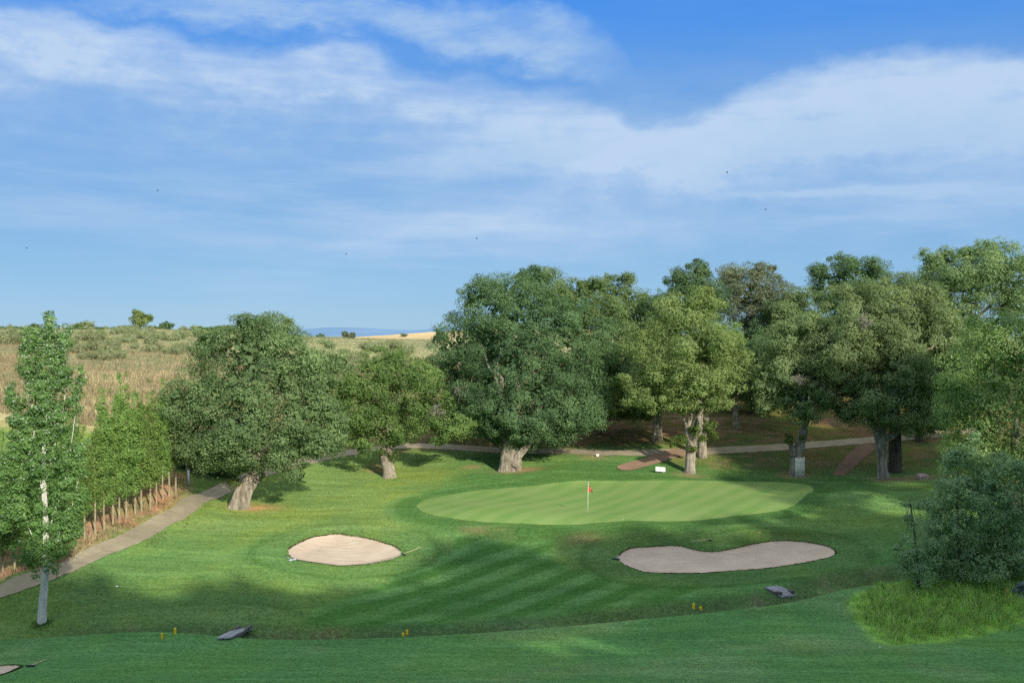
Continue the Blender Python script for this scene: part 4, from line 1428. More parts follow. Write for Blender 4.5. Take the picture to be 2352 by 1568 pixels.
cg *= (.55 + .95 * fbm(np.stack([bx, by], 1) * 2.3, 13, 2))[:, None]
for_h = .66 * (.15 + 1.6 * tn) * (.45 + .55 * sstep(.0, 1.3, -sd)) * np.where(by < 43.5, 1.0, .85)
blades('tall_grass', 'bright tall unmown grass round the young trees at the right', np.stack([bx, by, H(bx, by) - .02], 1), for_h, .027, cg, .8, 8)

# dry meadow on the hill
n = 130000
uu = r2.uniform(-60, 1010, n)
DD = 88 + 190 * r2.random(n) ** 1.35
mx, my = (uu - CX) / F * DD, DD
mz = H(mx, my)
ok = (my > np.interp(mx, [-80, -35, -22, -8, 0], [74, 88, 102, 116, 134])) & (mx < 1)
mx, my, mz, DD = mx[ok], my[ok], mz[ok], DD[ok]
tn = fbm(np.stack([mx, my], 1) * .12, 4, 3)
cc = colmix(len(mx), [(.42, .34, .20), (.36, .295, .165), (.47, .385, .235), (.32, .285, .145)], 9)
gc = colmix(len(mx), [(.32, .37, .19), (.38, .40, .215), (.28, .33, .17)], 10)
gm = (sstep(135, 185, my + 60 * (tn - .5)) * .8 + sstep(.48, .66, tn) * .5)[:, None]
gm = np.clip(gm, 0, .9)
cc = np.where(r2.random((len(mx), 1)) < gm, gc, cc)
blades('meadow_grass', 'tall dry tan meadow grass covering the hillside', np.stack([mx, my, mz - .03], 1), np.where(DD > 160, .30, .50) + .12 * r2.random(len(mx)), (.013 + .00010 * DD), cc, .5, 11)

# weeds along the ditch, ragged lips of the bunkers, tufts on the red bank
def strip_pts(poly, n, wid, closed=False, seed=0):
    r3 = np.random.default_rng(seed)
    P = np.asarray(poly)
    if closed:
        P = np.concatenate([P, P[:1]])
    L = np.concatenate([[0], np.cumsum(np.linalg.norm(np.diff(P, axis=0), axis=1))])
    t = r3.random(n) * L[-1]
    x, y = np.interp(t, L, P[:, 0]), np.interp(t, L, P[:, 1])
    return x + r3.normal(size=n) * wid, y + r3.normal(size=n) * wid


dx_, dy_ = strip_pts(DITCH[(DITCH[:, 0] > -24) & (DITCH[:, 0] < 30)], 13000, .5, seed=12)
kp = fbm(np.stack([dx_, dy_], 1) * .5, 6, 2) > .36
dx_, dy_ = dx_[kp], dy_[kp]
cc = colmix(len(dx_), [(.17, .25, .11), (.24, .27, .16), (.14, .24, .09), (.28, .29, .20)], 13)
blades('ditch_weeds', 'rough dry weeds growing along the shallow ditch', np.stack([dx_, dy_, H(dx_, dy_) - .02], 1), .16, .010, cc, .8, 14)
lx, ly = [], []
for B, n_ in ((B1, 5200), (B2, 9000), (B3, 2500)):
    sx_, sy_ = strip_pts(B, n_, .05, True, 15)
    d_ = seg_dist(sx_, sy_, B, True)
    k_ = (d_ > -.04) & ((sy_ > B.mean(0)[1] + .02 * np.abs(sx_ - B.mean(0)[0])) | (r2.random(len(d_)) < .03))
    lx.append(sx_[k_])
    ly.append(sy_[k_])
lx, ly = np.concatenate(lx), np.concatenate(ly)
cc = colmix(len(lx), [(.07, .13, .03), (.13, .14, .05), (.17, .12, .06), (.05, .09, .025)], 16)
blades('bunker_fringe', 'ragged grass fringe overhanging the bunker edges', np.stack([lx, ly, H(lx, ly)], 1), .07, .012, cc, .9, 17)
n = 9000
uu, vv = r2.uniform(-120, 450, n), 0
bxs, bys = strip_pts(PATHC[(PATHC[:, 1] < 82)], n, 1.0, seed=18)
dp = seg_dist(bxs, bys, PATHC)
side_ok = (dp > .85) & (dp < 4.5)
nn_ = fbm(np.stack([bxs, bys], 1) * .8, 8, 2)
side_ok &= (nn_ > .5)
bxs, bys = bxs[side_ok], bys[side_ok]
cc = colmix(len(bxs), [(.16, .19, .06), (.28, .25, .12), (.11, .17, .05)], 19)
blades('verge_grass', 'straggly grass tufts along the edges of the gravel path', np.stack([bxs, bys, H(bxs, bys) - .02], 1), .14, .012, cc, .8, 20)
bkm = np.nonzero(bank > .6)[0]
pick = r2.choice(bkm, 5000)
bxs, bys = X[pick] + r2.uniform(-.15, .15, 5000), Y[pick] + r2.uniform(-.15, .15, 5000)
k_ = fbm(np.stack([bxs, bys], 1) * .6, 18, 2) > .52
bxs, bys = bxs[k_], bys[k_]
cc = colmix(len(bxs), [(.18, .20, .07), (.30, .26, .13), (.13, .18, .06)], 29)
blades('bank_grass', 'sparse grass on the reddish bank under the poplar row', np.stack([bxs, bys, H(bxs, bys) - .02], 1), .28, .014, cc, .7, 30)
# short tufts give the mown rough its grain; fallen leaves lie on it
n = 120000
dd_ = 37 + 58 * r2.random(n) ** 1.15
uu = r2.uniform(-40, 2390, n)
tx, ty = (uu - CX) / F * dd_, dd_
rough_ok = (seg_dist(tx, ty, GREEN, True) > .4) & (seg_dist(tx, ty, B1, True) > .25) & (seg_dist(tx, ty, B2, True) > .25) & (seg_dist(tx, ty, B3, True) > .2)
rough_ok &= (seg_dist(tx, ty, PATHC) > 1.1) & (seg_dist(tx, ty, DIRT, True) > .2) & (seg_dist(tx, ty, D2) > 1.2)
rough_ok &= (seg_dist(tx, ty, FW, True) > .2) | (r2.random(n) < .25)
rough_ok &= r2.random(n) < .25 + 1.5 * (fbm(np.stack([tx, ty], 1) * .5, 71, 3) - .25)
tx, ty = tx[rough_ok], ty[rough_ok]
ix = np.clip(np.searchsorted(gx, tx) - 1, 0, nx - 1)
iy = np.clip(np.searchsorted(gy, ty) - 1, 0, ny - 1)
tc = alb[iy * nx + ix] * (.75 + .85 * r2.random((len(tx), 1))) * np.where(r2.random((len(tx), 1)) < .12, np.array([[1.7, 1.3, 1.3]]), 1.0)
front_t = np.interp(tx, DITCH[:, 0], DITCH[:, 1]) > ty + 1
blades('rough_grass', 'short uneven tufts in the mown rough grass', np.stack([tx, ty, H(tx, ty) - .015], 1), np.where(front_t, .035, .06), .022, np.clip(tc, 0, .8), 1.2, 72)
n = 2600
dd_ = 60 + 36 * r2.random(n)
uu = r2.uniform(150, 1750, n)
tx, ty = (uu - CX) / F * dd_, dd_
k_ = (seg_dist(tx, ty, GREEN, True) > -.5) & (seg_dist(tx, ty, B1, True) > .2) & (r2.random(n) < sstep(.42, .62, fbm(np.stack([tx, ty], 1) * .25, 73, 3)) * .8 + .12)
tx, ty = tx[k_], ty[k_]
LC = np.stack([tx, ty, H(tx, ty) + .035], 1)
LN = rng.normal(size=LC.shape) * .35 + np.array([0, 0, 1.0])
LN /= np.linalg.norm(LN, axis=1, keepdims=True)
CC_SIZE[0] = None
M['litter_leaf'] = plain_mat('dry_fallen_leaf', (.50, .46, .26), .9, .35, 3)
tag(link('fallen_leaves', leaves_mesh('fallen_leaves', LC, LN, .085, M['litter_leaf'], np.zeros(len(LC)))), 'pale fallen leaves sprinkled over the sunlit rough grass', 'leaves', kind='stuff')
# tuft at the foot of the white poplar
p = hit(98, 1432)
a_ = r2.random(500) * 6.28
rad = .2 + .42 * r2.random(500) ** 2
bxs, bys = p[0] + np.cos(a_) * rad, p[1] + np.sin(a_) * rad
blades('grass_tuft', 'dark grass tuft round the foot of the white poplar', np.stack([bxs, bys, H(bxs, bys) - .02], 1), .13, .012, colmix(500, [(.09, .19, .05), (.13, .24, .07)], 31), .8, 32)

# ------------------------------------------------------------------ young trees in the long grass
def young(label, D, stem, lobes, seed, dens_=6.5, size=.12, limbs=()):
    return make_tree('young_tree', label, 'tree', on_ground(TP(D, stem)), PL(D, lobes), 'young', 'bark_dark', 'young trees in the long grass', 6, size=size, dens_=1.7, per=75, tuft=.42, rough=.40, seed=seed, knob=.05, seg=8, limbs=limbs, cull=.5, asp=.5, sat=1)


young('slender young tree with bare upper stem at the left of the thicket', base_D(2110, 1366),
      [(2110, 1368, 5), (2108, 1300, 4), (2100, 1220, 2.5), (2090, 1150, 1.5)], [(2135, 1255, 36, 30, .3), (2075, 1275, 26, 24), (2105, 1205, 20, 22), (2102, 1305, 44, 36), (2112, 1268, 34, 26), (2118, 1335, 28, 22), (2092, 1245, 26, 18), (2088, 1190, 10, 12), (2084, 1160, 16, 8), (2078, 1310, 22, 20), (2140, 1290, 20, 22)], 101, 6.5)
young('bushy young tree in the middle of the long grass thicket', base_D(2200, 1352) + .4,
      [(2205, 1352, 6), (2203, 1280, 5), (2198, 1180, 3.5), (2200, 1080, 2)], [(2190, 1050, 30, 30, .3), (2270, 1075, 50, 40, .3), (2150, 1170, 40, 36), (2240, 1290, 90, 40, -.4), (2130, 1300, 44, 30), (2270, 1130, 56, 48), (2215, 1120, 66, 58), (2190, 1210, 76, 52), (2260, 1190, 62, 60), (2220, 1270, 80, 40), (2165, 1270, 42, 36), (2225, 1050, 34, 36), (2180, 1130, 40, 36), (2280, 1260, 60, 44), (2200, 1310, 62, 24), (2240, 1010, 16, 22), (2150, 1225, 30, 26)], 102, 5.8)
young('wide young tree at the right picture edge in long grass', base_D(2310, 1345) + .8,
      [(2310, 1346, 6), (2308, 1280, 5), (2310, 1190, 3.5), (2318, 1110, 2)], [(2330, 1080, 50, 40), (2370, 1100, 50, 50), (2320, 1160, 56, 62), (2300, 1230, 66, 52), (2345, 1250, 60, 56), (2300, 1290, 56, 26), (2370, 1180, 60, 70), (2290, 1120, 38, 36), (2350, 1300, 50, 26)], 103, 5.8)
D = base_D(2346, 1380)
p = PT(2346, 1380, D)
g = h1(p[0], p[1])
shrub('spruce_shrub', 'small blue grey needle shrub at the right picture edge', 'shrub', (p[0], p[1], g - .05), [(0, 0, .45, .38, .36, .42), (.25, .05, .75, .4, .38, .3), (.1, 0, 1.02, .22, .22, .22)], 'blue', .07, 9, 70, .14, 105)
p = hit(2313, 1384)
mb = MB().tube([(p[0], p[1], p[2] - .1), (p[0] + .01, p[1], p[2] + .5), (p[0] + .02, p[1], p[2] + .85)], [.018, .018, .018], 6)
tag(mb.build('planting_stake', M['rust']), 'thin rusty stake standing in the long grass at the right', 'stake')
p = hit(2318, 1374)
mb = MB().tube([(p[0], p[1], p[2] - .1), (p[0] + .03, p[1], p[2] + .8), (p[0] + .05, p[1], p[2] + 1.3)], [.014, .012, .01], 6)
tag(mb.build('planting_stick', M['stick']), 'pale slim stick beside the rusty stake in long grass', 'stick')

# ------------------------------------------------------------------ golf furniture
# flagstick: hole, pole, flag
p = hit(1350, 1179)
p[2] += .022
root = thing('golf_flag', 'red flag on a white pole standing in the putting green hole', 'flag', p)
base = p
Qp = [(p[0], p[1], p[2] - .05), (p[0] + .012, p[1], p[2] + 1.0), (p[0] + .045, p[1], p[2] + 2.14)]
MB().tube(Qp, [.017, .016, .013], 10).build('pole', M['white'], root, base)
MB().tube([(p[0] + .043, p[1], p[2] + 2.13), (p[0] + .046, p[1], p[2] + 2.18)], [.022, .012], 8).build('finial', M['white'], root, base)
V, fs = [], []
for i in range(13):
    s_ = i / 12
    for j in range(9):
        t = j / 8
        z = 2.12 - .58 * t - s_ * (.10 + .34 * (1 - t))
        wdt = .34 * (.25 + .75 * t ** .7)
        V.append((p[0] + .05 + s_ * wdt, p[1] - .05 * math.sin(s_ * 6.5 + t * 2) * s_ + .03 * math.sin(s_ * 11), p[2] + z))
for i in range(12):
    for j in range(8):
        a_ = i * 9 + j
        fs.append((a_, a_ + 1, a_ + 10, a_ + 9))
MB().add(V, fs, True).build('flag', M['red'], root, base)
mb = MB()
ring = 20
V = [(p[0] + .056 * math.cos(2 * math.pi * k / ring), p[1] + .056 * math.sin(2 * math.pi * k / ring), p[2] + .006) for k in range(ring)]
mb.add(V + [(p[0], p[1], p[2] + .004)], [(k, (k + 1) % ring, ring) for k in range(ring)])
mb.build('hole', M['hole'], root, base)

# big white sign
D = base_D(1517, 1086)
c = PT(1517, 1077, D)
root = thing('notice_sign', 'white rectangular sign on short legs at the edge of the dirt track', 'sign', (c[0], c[1], h1(c[0], c[1])))
b0 = np.array(root.location)
W_, H_ = 22.6 * D / F, 10.6 * D / F
tl = .085
def signbox(dx, dz, w, h, dep, fy=0.0):
    mb = MB()
    x, z = dx * math.cos(tl) + dz * math.sin(tl) * 0, dz - dx * math.sin(tl)
    vs = []
    for sx in (-1, 1):
        for sz in (-1, 1):
            xx, zz = x + sx * w / 2, z + sz * h / 2 - (sx * w / 2) * math.sin(tl)
            vs += [(c[0] + xx, c[1] + fy - dep / 2, c[2] + zz), (c[0] + xx, c[1] + fy + dep / 2, c[2] + zz)]
    fs_ = [(0, 4, 6, 2), (1, 3, 7, 5), (0, 2, 3, 1), (4, 5, 7, 6), (0, 1, 5, 4), (2, 6, 7, 3)]
    return mb.add(vs, fs_)
bd = signbox(0, 0, W_, H_, .03).build('board', M['white'], root, b0)
for sx in (-.30, .28):
    x = c[0] + sx * W_
    zt = c[2] - sx * W_ * math.sin(tl)
    MB().tube([(x, c[1] + .03, h1(x, c[1]) - .1), (x, c[1] + .03, zt + .1)], [.02, .02], 8).build('leg', M['steel'], root, b0)
# faint lines of print: short words, three rows and a small mark
ink = MB()
rw = random.Random(4)
for dz, x0, x1 in ((.24, -.32, .30), (.03, -.33, .42), (-.18, -.15, .16)):
    x = x0
    while x < x1 - .02:
        wl = rw.uniform(.022, .038)
        if rw.random() < .17:
            x += .035
        tmp = signbox((x + wl / 2) * W_, dz * H_, wl * W_ * .8, rw.uniform(.055, .09) * H_, .004, -.019)
        ink.add(tmp.v, tmp.f)
        x += wl
tmp = signbox(.39 * W_, -.27 * H_, .045 * W_, .15 * H_, .004, -.019)
ink.add(tmp.v, tmp.f)
ink.build('lettering', M['ink'], bd, b0)
# small white marker by the path
D = base_D(1372, 1049)
c = PT(1372.5, 1044.5, D)
root = thing('marker_plate', 'small white plate on a peg beside the gravel path', 'sign', (c[0], c[1], h1(c[0], c[1])))
b0 = np.array(root.location)
k = D / F
V = [(-3.4, -2.7), (-1.2, -2.9), (0, -3.9), (1.2, -2.9), (3.2, -2.7), (3.9, 2.7), (-3.1, 2.9)]
vs = [(c[0] + x * k, c[1] - .02, c[2] + z * k) for x, z in V] + [(c[0] + x * k, c[1] + .02, c[2] + z * k) for x, z in V]
n = len(V)
MB().add(vs, [tuple(range(n)), tuple(range(2 * n - 1, n - 1, -1))] + [(i + n, (i + 1) % n + n, (i + 1) % n, i) for i in range(n)]).build('plate', M['white'], root, b0)
MB().box((c[0], c[1] + .04, (c[2] + h1(c[0], c[1])) / 2), (.05, .03, abs(c[2] - h1(c[0], c[1])) + .12)).build('peg', M['steel'], root, b0)
mb = MB()
for dz, w_ in ((1.0, 2.4), (-1.4, 3.4)):
    mb.box((c[0] + .2 * k, c[1] - .022, c[2] + dz * k), (w_ * k, .004, .5 * k))
mb.build('lettering', M['ink'], root, b0)

# yellow stakes in pairs
stakes = [(372, 1466, 13, 'yellow stake standing left of its pair before the left plank bridge'), (402, 1455, 13, 'yellow stake standing right of its pair before the left plank bridge'),
          (926, 1459, 6, 'short yellow stake on the near side of the ditch at its middle'), (935, 1455, 9, 'taller yellow stake on the far side of the ditch at its middle'),
          (1593, 1396, 11, 'yellow stake left of its pair near the right plank bridge'), (1609.5, 1399, 7, 'lower yellow stake nearest the right plank bridge')]
for u, v, hp, lab in stakes:
    p = hit(u, v)
    k = p[1] / F
    mb = MB().box((p[0], p[1], p[2] + hp * k / 2 - .1), (5.4 * k, 4.0 * k, hp * k + .2), .3, .012)
    o = mb.build('yellow_stake', M['yellow'], None, p)
    o.location = [float(a_) for a_ in p]
    tag(o, lab, 'stake', 'yellow stakes along the ditch')

# plank bridges over the ditch
def bridge(label, near_l, near_r, far_l, far_r):
    A, B_, C_, D_ = (hit(*q) for q in (near_l, near_r, far_l, far_r))
    z0, z1 = max(A[2], B_[2]) + .12, max(C_[2], D_[2]) + .14
    root = thing('plank_bridge', label, 'bridge', (*A[:2], A[2]))
    b0 = np.array(root.location)
    n = 6
    for i in range(n):
        t0, t1 = (i + .03) / n, (i + .97) / n
        P0, P1 = A[:2] * (1 - t0) + B_[:2] * t0, A[:2] * (1 - t1) + B_[:2] * t1
        Q0, Q1 = C_[:2] * (1 - t0) + D_[:2] * t0, C_[:2] * (1 - t1) + D_[:2] * t1
        j = .006 * ((i * 7) % 3)
        rows = []
        for s_ in range(5):
            t = s_ / 4
            for q, e in ((P0 * (1 - t) + Q0 * t, 0), (P1 * (1 - t) + Q1 * t, 0)):
                rows.append((q, z0 * (1 - t) + z1 * t + .06 * math.sin(math.pi * t) + j))
        vs = [(q[0], q[1], z) for q, z in rows] + [(q[0], q[1], z - .07) for q, z in rows]
        fs_ = []
        for s_ in range(4):
            a_ = s_ * 2
            fs_ += [(a_, a_ + 1, a_ + 3, a_ + 2), (a_ + 12, a_ + 13, a_ + 11, a_ + 10), (a_, a_ + 2, a_ + 12, a_ + 10), (a_ + 1, a_ + 11, a_ + 13, a_ + 3)]
        fs_ += [(0, 10, 11, 1), (8, 9, 19, 18)]
        MB().add(vs, fs_).build('plank', M['wood_grey'], root, b0)
    for t in (.08, .92):
        P = A[:2] * (1 - t) + B_[:2] * t
        Q = C_[:2] * (1 - t) + D_[:2] * t
        mid = (P + Q) / 2
        ang = math.atan2(Q[1] - P[1], Q[0] - P[0])
        L = np.linalg.norm(Q - P)
        MB().box((*mid, (z0 + z1) / 2 - .06), (L * .96, .10, .16), ang, .01).build('beam', M['wood_dark'], root, b0)
    return root


bridge('long grey plank bridge over the ditch at the left', (497, 1470), (532, 1470), (550, 1449), (581, 1448))
bridge('short grey plank bridge over the ditch at the right', (1795, 1374), (1829, 1371), (1757, 1354), (1786, 1350))

# bunker rakes
def rake(label, head, tail, hw=.62, mat='rake_wood', headmat='rake_head', ang=None):
    a_, b_ = hit(*head), hit(*tail)
    root = thing('bunker_rake', label, 'rake', a_, 'rakes lying by the bunkers')
    b0 = np.array(root.location)
    z = np.array([0, 0, .05])
    d = b_ - a_
    MB().tube([a_ + z * 1.4, (a_ + b_) / 2 + z, b_ + z], [.019, .019, .019], 7).build('handle', M[mat], root, b0)
    an = math.atan2(d[1], d[0]) + math.pi / 2
    hd = MB().box(a_ + z * 1.2, (hw, .06, .07), an, .012).build('head', M[headmat], root, b0)
    tm = MB()
    for k in range(11):
        o_ = (k / 10 - .5) * hw * .94
        q = a_ + np.array([math.cos(an) * o_, math.sin(an) * o_, 0])
        tm.tube([q + z, q + np.array([0, 0, -.03])], [.009, .006], 4)
    tm.build('tine', M[headmat], hd, b0)
    return root


rake('wooden rake lying at the right tip of the sunlit bunker', (926, 1274), (966, 1258))
rake('metal rake lying at the left tip of the sunlit bunker', (672, 1287), (652, 1279), .55, 'alu', 'alu')
rake('wooden rake lying on the slope above the shaded bunker', (1629, 1240.5), (1588, 1244.5))
rake('small rake at the left tip of the shaded bunker', (1415, 1285), (1420, 1275), .5, 'alu')
rake('wooden rake lying by the bunker at the bottom left', (70, 1531), (105, 1516), .4)

# cane screen tied round a trunk
D = base_D(1830, 1091)
c0 = PT(1833, 1094, D)
root = thing('cane_screen', 'roll of pale vertical canes wired round the front of an oak trunk', 'screen', (c0[0], c0[1] - .5, h1(c0[0], c0[1] - .6)))
b0 = np.array(root.location)
cx0, cy0 = PT(1829, 1090, D)[:2]
k = D / F
rad = .70
gz = h1(cx0, cy0 - .6)
htop = gz + 44 * k
tt = np.linspace(-2.0, -.68, 15)
for i, t in enumerate(tt):
    x, y = cx0 + .03 + rad * math.cos(t), cy0 + rad * math.sin(t)
    MB().tube([(x, y, gz - .06), (x + .01 * math.sin(i * 3), y, (gz + htop) / 2), (x, y, htop + .05 * math.sin(i * 2.3))], [.034, .034, .032], 6).build('cane', M['reed'], root, b0)
for zf in (.28, .78):
    P = [(cx0 + .03 + (rad + .035) * math.cos(t), cy0 + (rad + .035) * math.sin(t), gz + (htop - gz) * zf) for t in np.linspace(-2.05, -.62, 14)]
    MB().tube(P, [.014] * 14, 5).build('wire', M['wire'], root, b0)

# stone block in the shade
p = hit(2118, 1099)
k = p[1] / F
mb = MB().box((p[0], p[1], p[2] + 4.6 * k), (24 * k, .7, 11.5 * k), .12, .07, .12)
nv = np.array(mb.v)
nv += (fbm(nv * 3.0, 61, 2)[:, None] - .5) * .10
mb.v = [tuple(q) for q in nv]
o = mb.build('stone_block', M['stone'], None, p)
o.location = [float(a_) for a_ in p]
tag(o, 'squarish pink grey stone block lying in shade under the right oaks', 'stone')

# bits of white litter on the grass
def litter(lab, u, v, w, flat=.4, nm='paper_scrap', cat='litter', ball=False):
    p = hit(u, v)
    k = p[1] / F
    mb = MB()
    if ball:
        n_, m_ = 8, 6
        r0 = w * k / 2
        V = [(p[0] + r0 * math.sin(math.pi * j / m_) * math.cos(2 * math.pi * i / n_), p[1] + r0 * math.sin(math.pi * j / m_) * math.sin(2 * math.pi * i / n_), p[2] + r0 - r0 * math.cos(math.pi * j / m_)) for j in range(m_ + 1) for i in range(n_)]
        fs_ = [(j * n_ + i, j * n_ + (i + 1) % n_, (j + 1) * n_ + (i + 1) % n_, (j + 1) * n_ + i) for j in range(m_) for i in range(n_)]
        mb.add(V, fs_, True)
    else:
        V = [(p[0] + x * k * w, p[1] + y * k * w, p[2] + .02 + z * k * w * flat) for x, y, z in ((-.5, -.3, .1), (-.1, -.5, .35), (.45, -.2, .15), (.5, .3, .4), (0, .1, .7), (-.4, .4, .3))]
        mb.add(V, [(0, 1, 4, 5), (1, 2, 4), (2, 3, 4), (3, 5, 4)])
    o = mb.build(nm, M['paper'], None, p)
    o.location = [float(a_) for a_ in p]
    tag(o, lab, cat)


litter('white scrap of paper on the rough right of the white poplar', 268, 1347, 7)
litter('tiny white ball on the shaded grass near the white poplar', 103, 1397, 3.2, nm='golf_ball', cat='ball', ball=True)
litter('white speck of litter on the shaded grass below the right bunker', 2021, 1486, 4)

# birds high over the wood
def bird(u, v, D, lab, sp=.5, roll=.3):
    c = PT(u, v, D)
    root = thing('bird', lab, 'bird', c, 'small dark birds flying in the sky')
    b0 = np.array(root.location)
    cr, sr = math.cos(roll), math.sin(roll)
    Vb = [(-.16, 0), (-.08, .035), (.05, .04), (.14, .015)]
    Q = [(c[0] + x * cr, c[1], c[2] + x * sr) for x, r in Vb]
    MB().tube(Q, [.02, .055, .06, .02], 8).build('body', M['dark'], root, b0)
    for s_ in (-1, 1):
        vs = [(0.06, 0, .02), (.0, s_ * sp * .5, .10), (-.05, s_ * sp, .06), (-.06, s_ * sp * .5, .07), (-.06, 0, .01)]
        vs = [(c[0] + x * cr - z * sr + y * .25, c[1] + y * .8, c[2] + x * sr + z * cr + abs(y) * .35) for x, y, z in vs]
        MB().add(vs, [(0, 1, 2, 3, 4)]).build('wing', M['dark'], root, b0)


bird(1670, 397, 147, 'dark bird flying high above the holm oak, highest of all', .55, -.8)
bird(1759, 481, 155, 'dark bird below the bright cloud streak over the wood', .4, .4)
bird(1095, 548, 162, 'small dark bird high left of the largest oak', .4, .1)
bird(1095, 631, 139, 'dark bird close above the left shoulder of the largest oak', .4, -.5)
bird(363, 438, 162, 'dark bird alone in the sky above the dry hill', .4, .2)
bird(62, 570, 170, 'tiny dark bird at the far left of the sky', .38, .2)
bird(795, 584, 186, 'tiny dark bird in the middle sky above the lone tree', .38, -.2)

# ------------------------------------------------------------------ tall trees behind the viewpoint: they shade the foreground
def shade_trees():
    vb_u = [-400, 0, 90, 170, 300, 345, 400, 440, 520, 700, 800, 860, 960, 1060, 1150, 1290, 1335, 1450, 1600, 1780, 1850, 1900, 2000, 2100, 2500]
    vb_v = [1355, 1345, 1328, 1322, 1365, 1398, 1405, 1335, 1330, 1345, 1345, 1306, 1275, 1262, 1246, 1250, 1226, 1214, 1203, 1184, 1170, 1160, 1165, 1175, 1160]
    lit = [(1230, 1470, 190, 10), (1720, 1500, 170, 10), (680, 1520, 220, 10), (1500, 1545, 200, 8), (2000, 1480, 60, 8), (385, 1370, 45, 26), (940, 1345, 75, 20), (860, 1385, 60, 14), (1330, 1450, 120, 12), (1400, 1508, 170, 13), (1480, 1215, 60, 8), (740, 1365, 40, 10), (500, 1550, 200, 10), (1160, 1300, 60, 8), (2230, 1330, 1, 1)]
    pts = []
    for u in np.arange(-250, 2560, 62):
        v = np.interp(u, vb_u, vb_v) + 30
        k = 0
        while v < 1640:
            uu_ = u + (31 if k % 2 else 0)
            vv_ = max(v, np.interp(uu_, vb_u, vb_v) + 26)
            v += 40
            k += 1
            if any(((uu_ - a) / (ru + 24)) ** 2 + ((vv_ - b) / (rv + 12)) ** 2 < 1 for a, b, ru, rv in lit):
                continue
            pts.append((uu_, vv_))
    # shade on the right end of the green and under the right oaks
    extra = [(1700, 1109), (1760, 1114), (1800, 1126), (1840, 1140), (1745, 1106), (1820, 1112), (1905, 1118), (1960, 1112), (1870, 1150), (2030, 1120), (2100, 1130), (1930, 1175), (2000, 1100), (2080, 1090), (2150, 1110), (1940, 1140)]
    air = [(u_, v_, d_) for u_, v_, d_ in ((1960, 940, 84), (2030, 930, 84), (2090, 910, 84), (2140, 930, 84), (2010, 985, 84), (2080, 985, 84), (2150, 985, 84), (1930, 990, 84), (1990, 1040, 90), (2070, 1040, 92), (2140, 1040, 90), (1900, 1030, 92), (1930, 1070, 88), (2190, 1050, 84), (2200, 980, 84), (2160, 1090, 82), (2060, 1080, 86), (1980, 1085, 86), (1860, 1010, 88), (1830, 1060, 86), (1880, 1075, 86), (1700, 1032, 91), (1750, 1028, 92), (1830, 1024, 93), (1900, 1018, 95), (1960, 1012, 97), (2030, 1005, 97), (2100, 1000, 97))]
    lob = []
    for q_ in air:
        P = PT(*q_)
        yc = 44.0
        t = (P[1] - yc) / LY
        lob.append((P[0] - LX * t, yc + rng.normal(), P[2] + math.tan(SUN_EL) * t, 2.8, 2.8, 2.4))
    for u, v in pts + extra:
        P = hit(u, v)
        yc = -7.0
        if P[1] > 66 and P[0] > 12:
            yc = 26.0
        t = (P[1] - yc) / LY
        x = P[0] - LX * t
        z = P[2] + math.tan(SUN_EL) * t
        R = 1.55 if v < np.interp(u, vb_u, vb_v) + 60 else 2.0
        lob.append((x, yc + rng.normal() * 1.2, z, R, R, R * .9))
    lob = np.array(lob)
    grp = {}
    for l in lob:
        key = (int(l[1] > 15) + int(l[1] > 35), int(math.floor(l[0] / 9.5)))
        grp.setdefault(key, []).append(l)
    for i, (key, ls) in enumerate(sorted(grp.items())):
        ls = np.array(ls)
        x, y = ls[:, 0].mean(), ls[:, 1].mean()
        g = h1(x, y)
        ztop = ls[:, 2].min() + .4 * np.ptp(ls[:, 2])
        root = thing('oak_tree', 'tall oak standing behind the viewpoint and shading the near grass', 'tree', (x, y, g), 'tall oaks behind the viewpoint')
        b0 = np.array(root.location)
        Q, R = subd([(x, y, g - .3), (x + .3, y, g + (ztop - g) * .5), (x, y, ztop)], [.55, .42, .2], 4)
        MB().tube(Q, R, 10, .1, i).build('trunk', M['bark_dark'], root, b0)
        C, Nn, tone = crown_cloud(ls, .42, 30, 1.0, .5, .3, .9, .5, 0.0, 200 + i, False)
        link('crown', leaves_mesh('crown', C - b0, Nn, .50, M['oak_dark'], tone), root)


shade_trees()

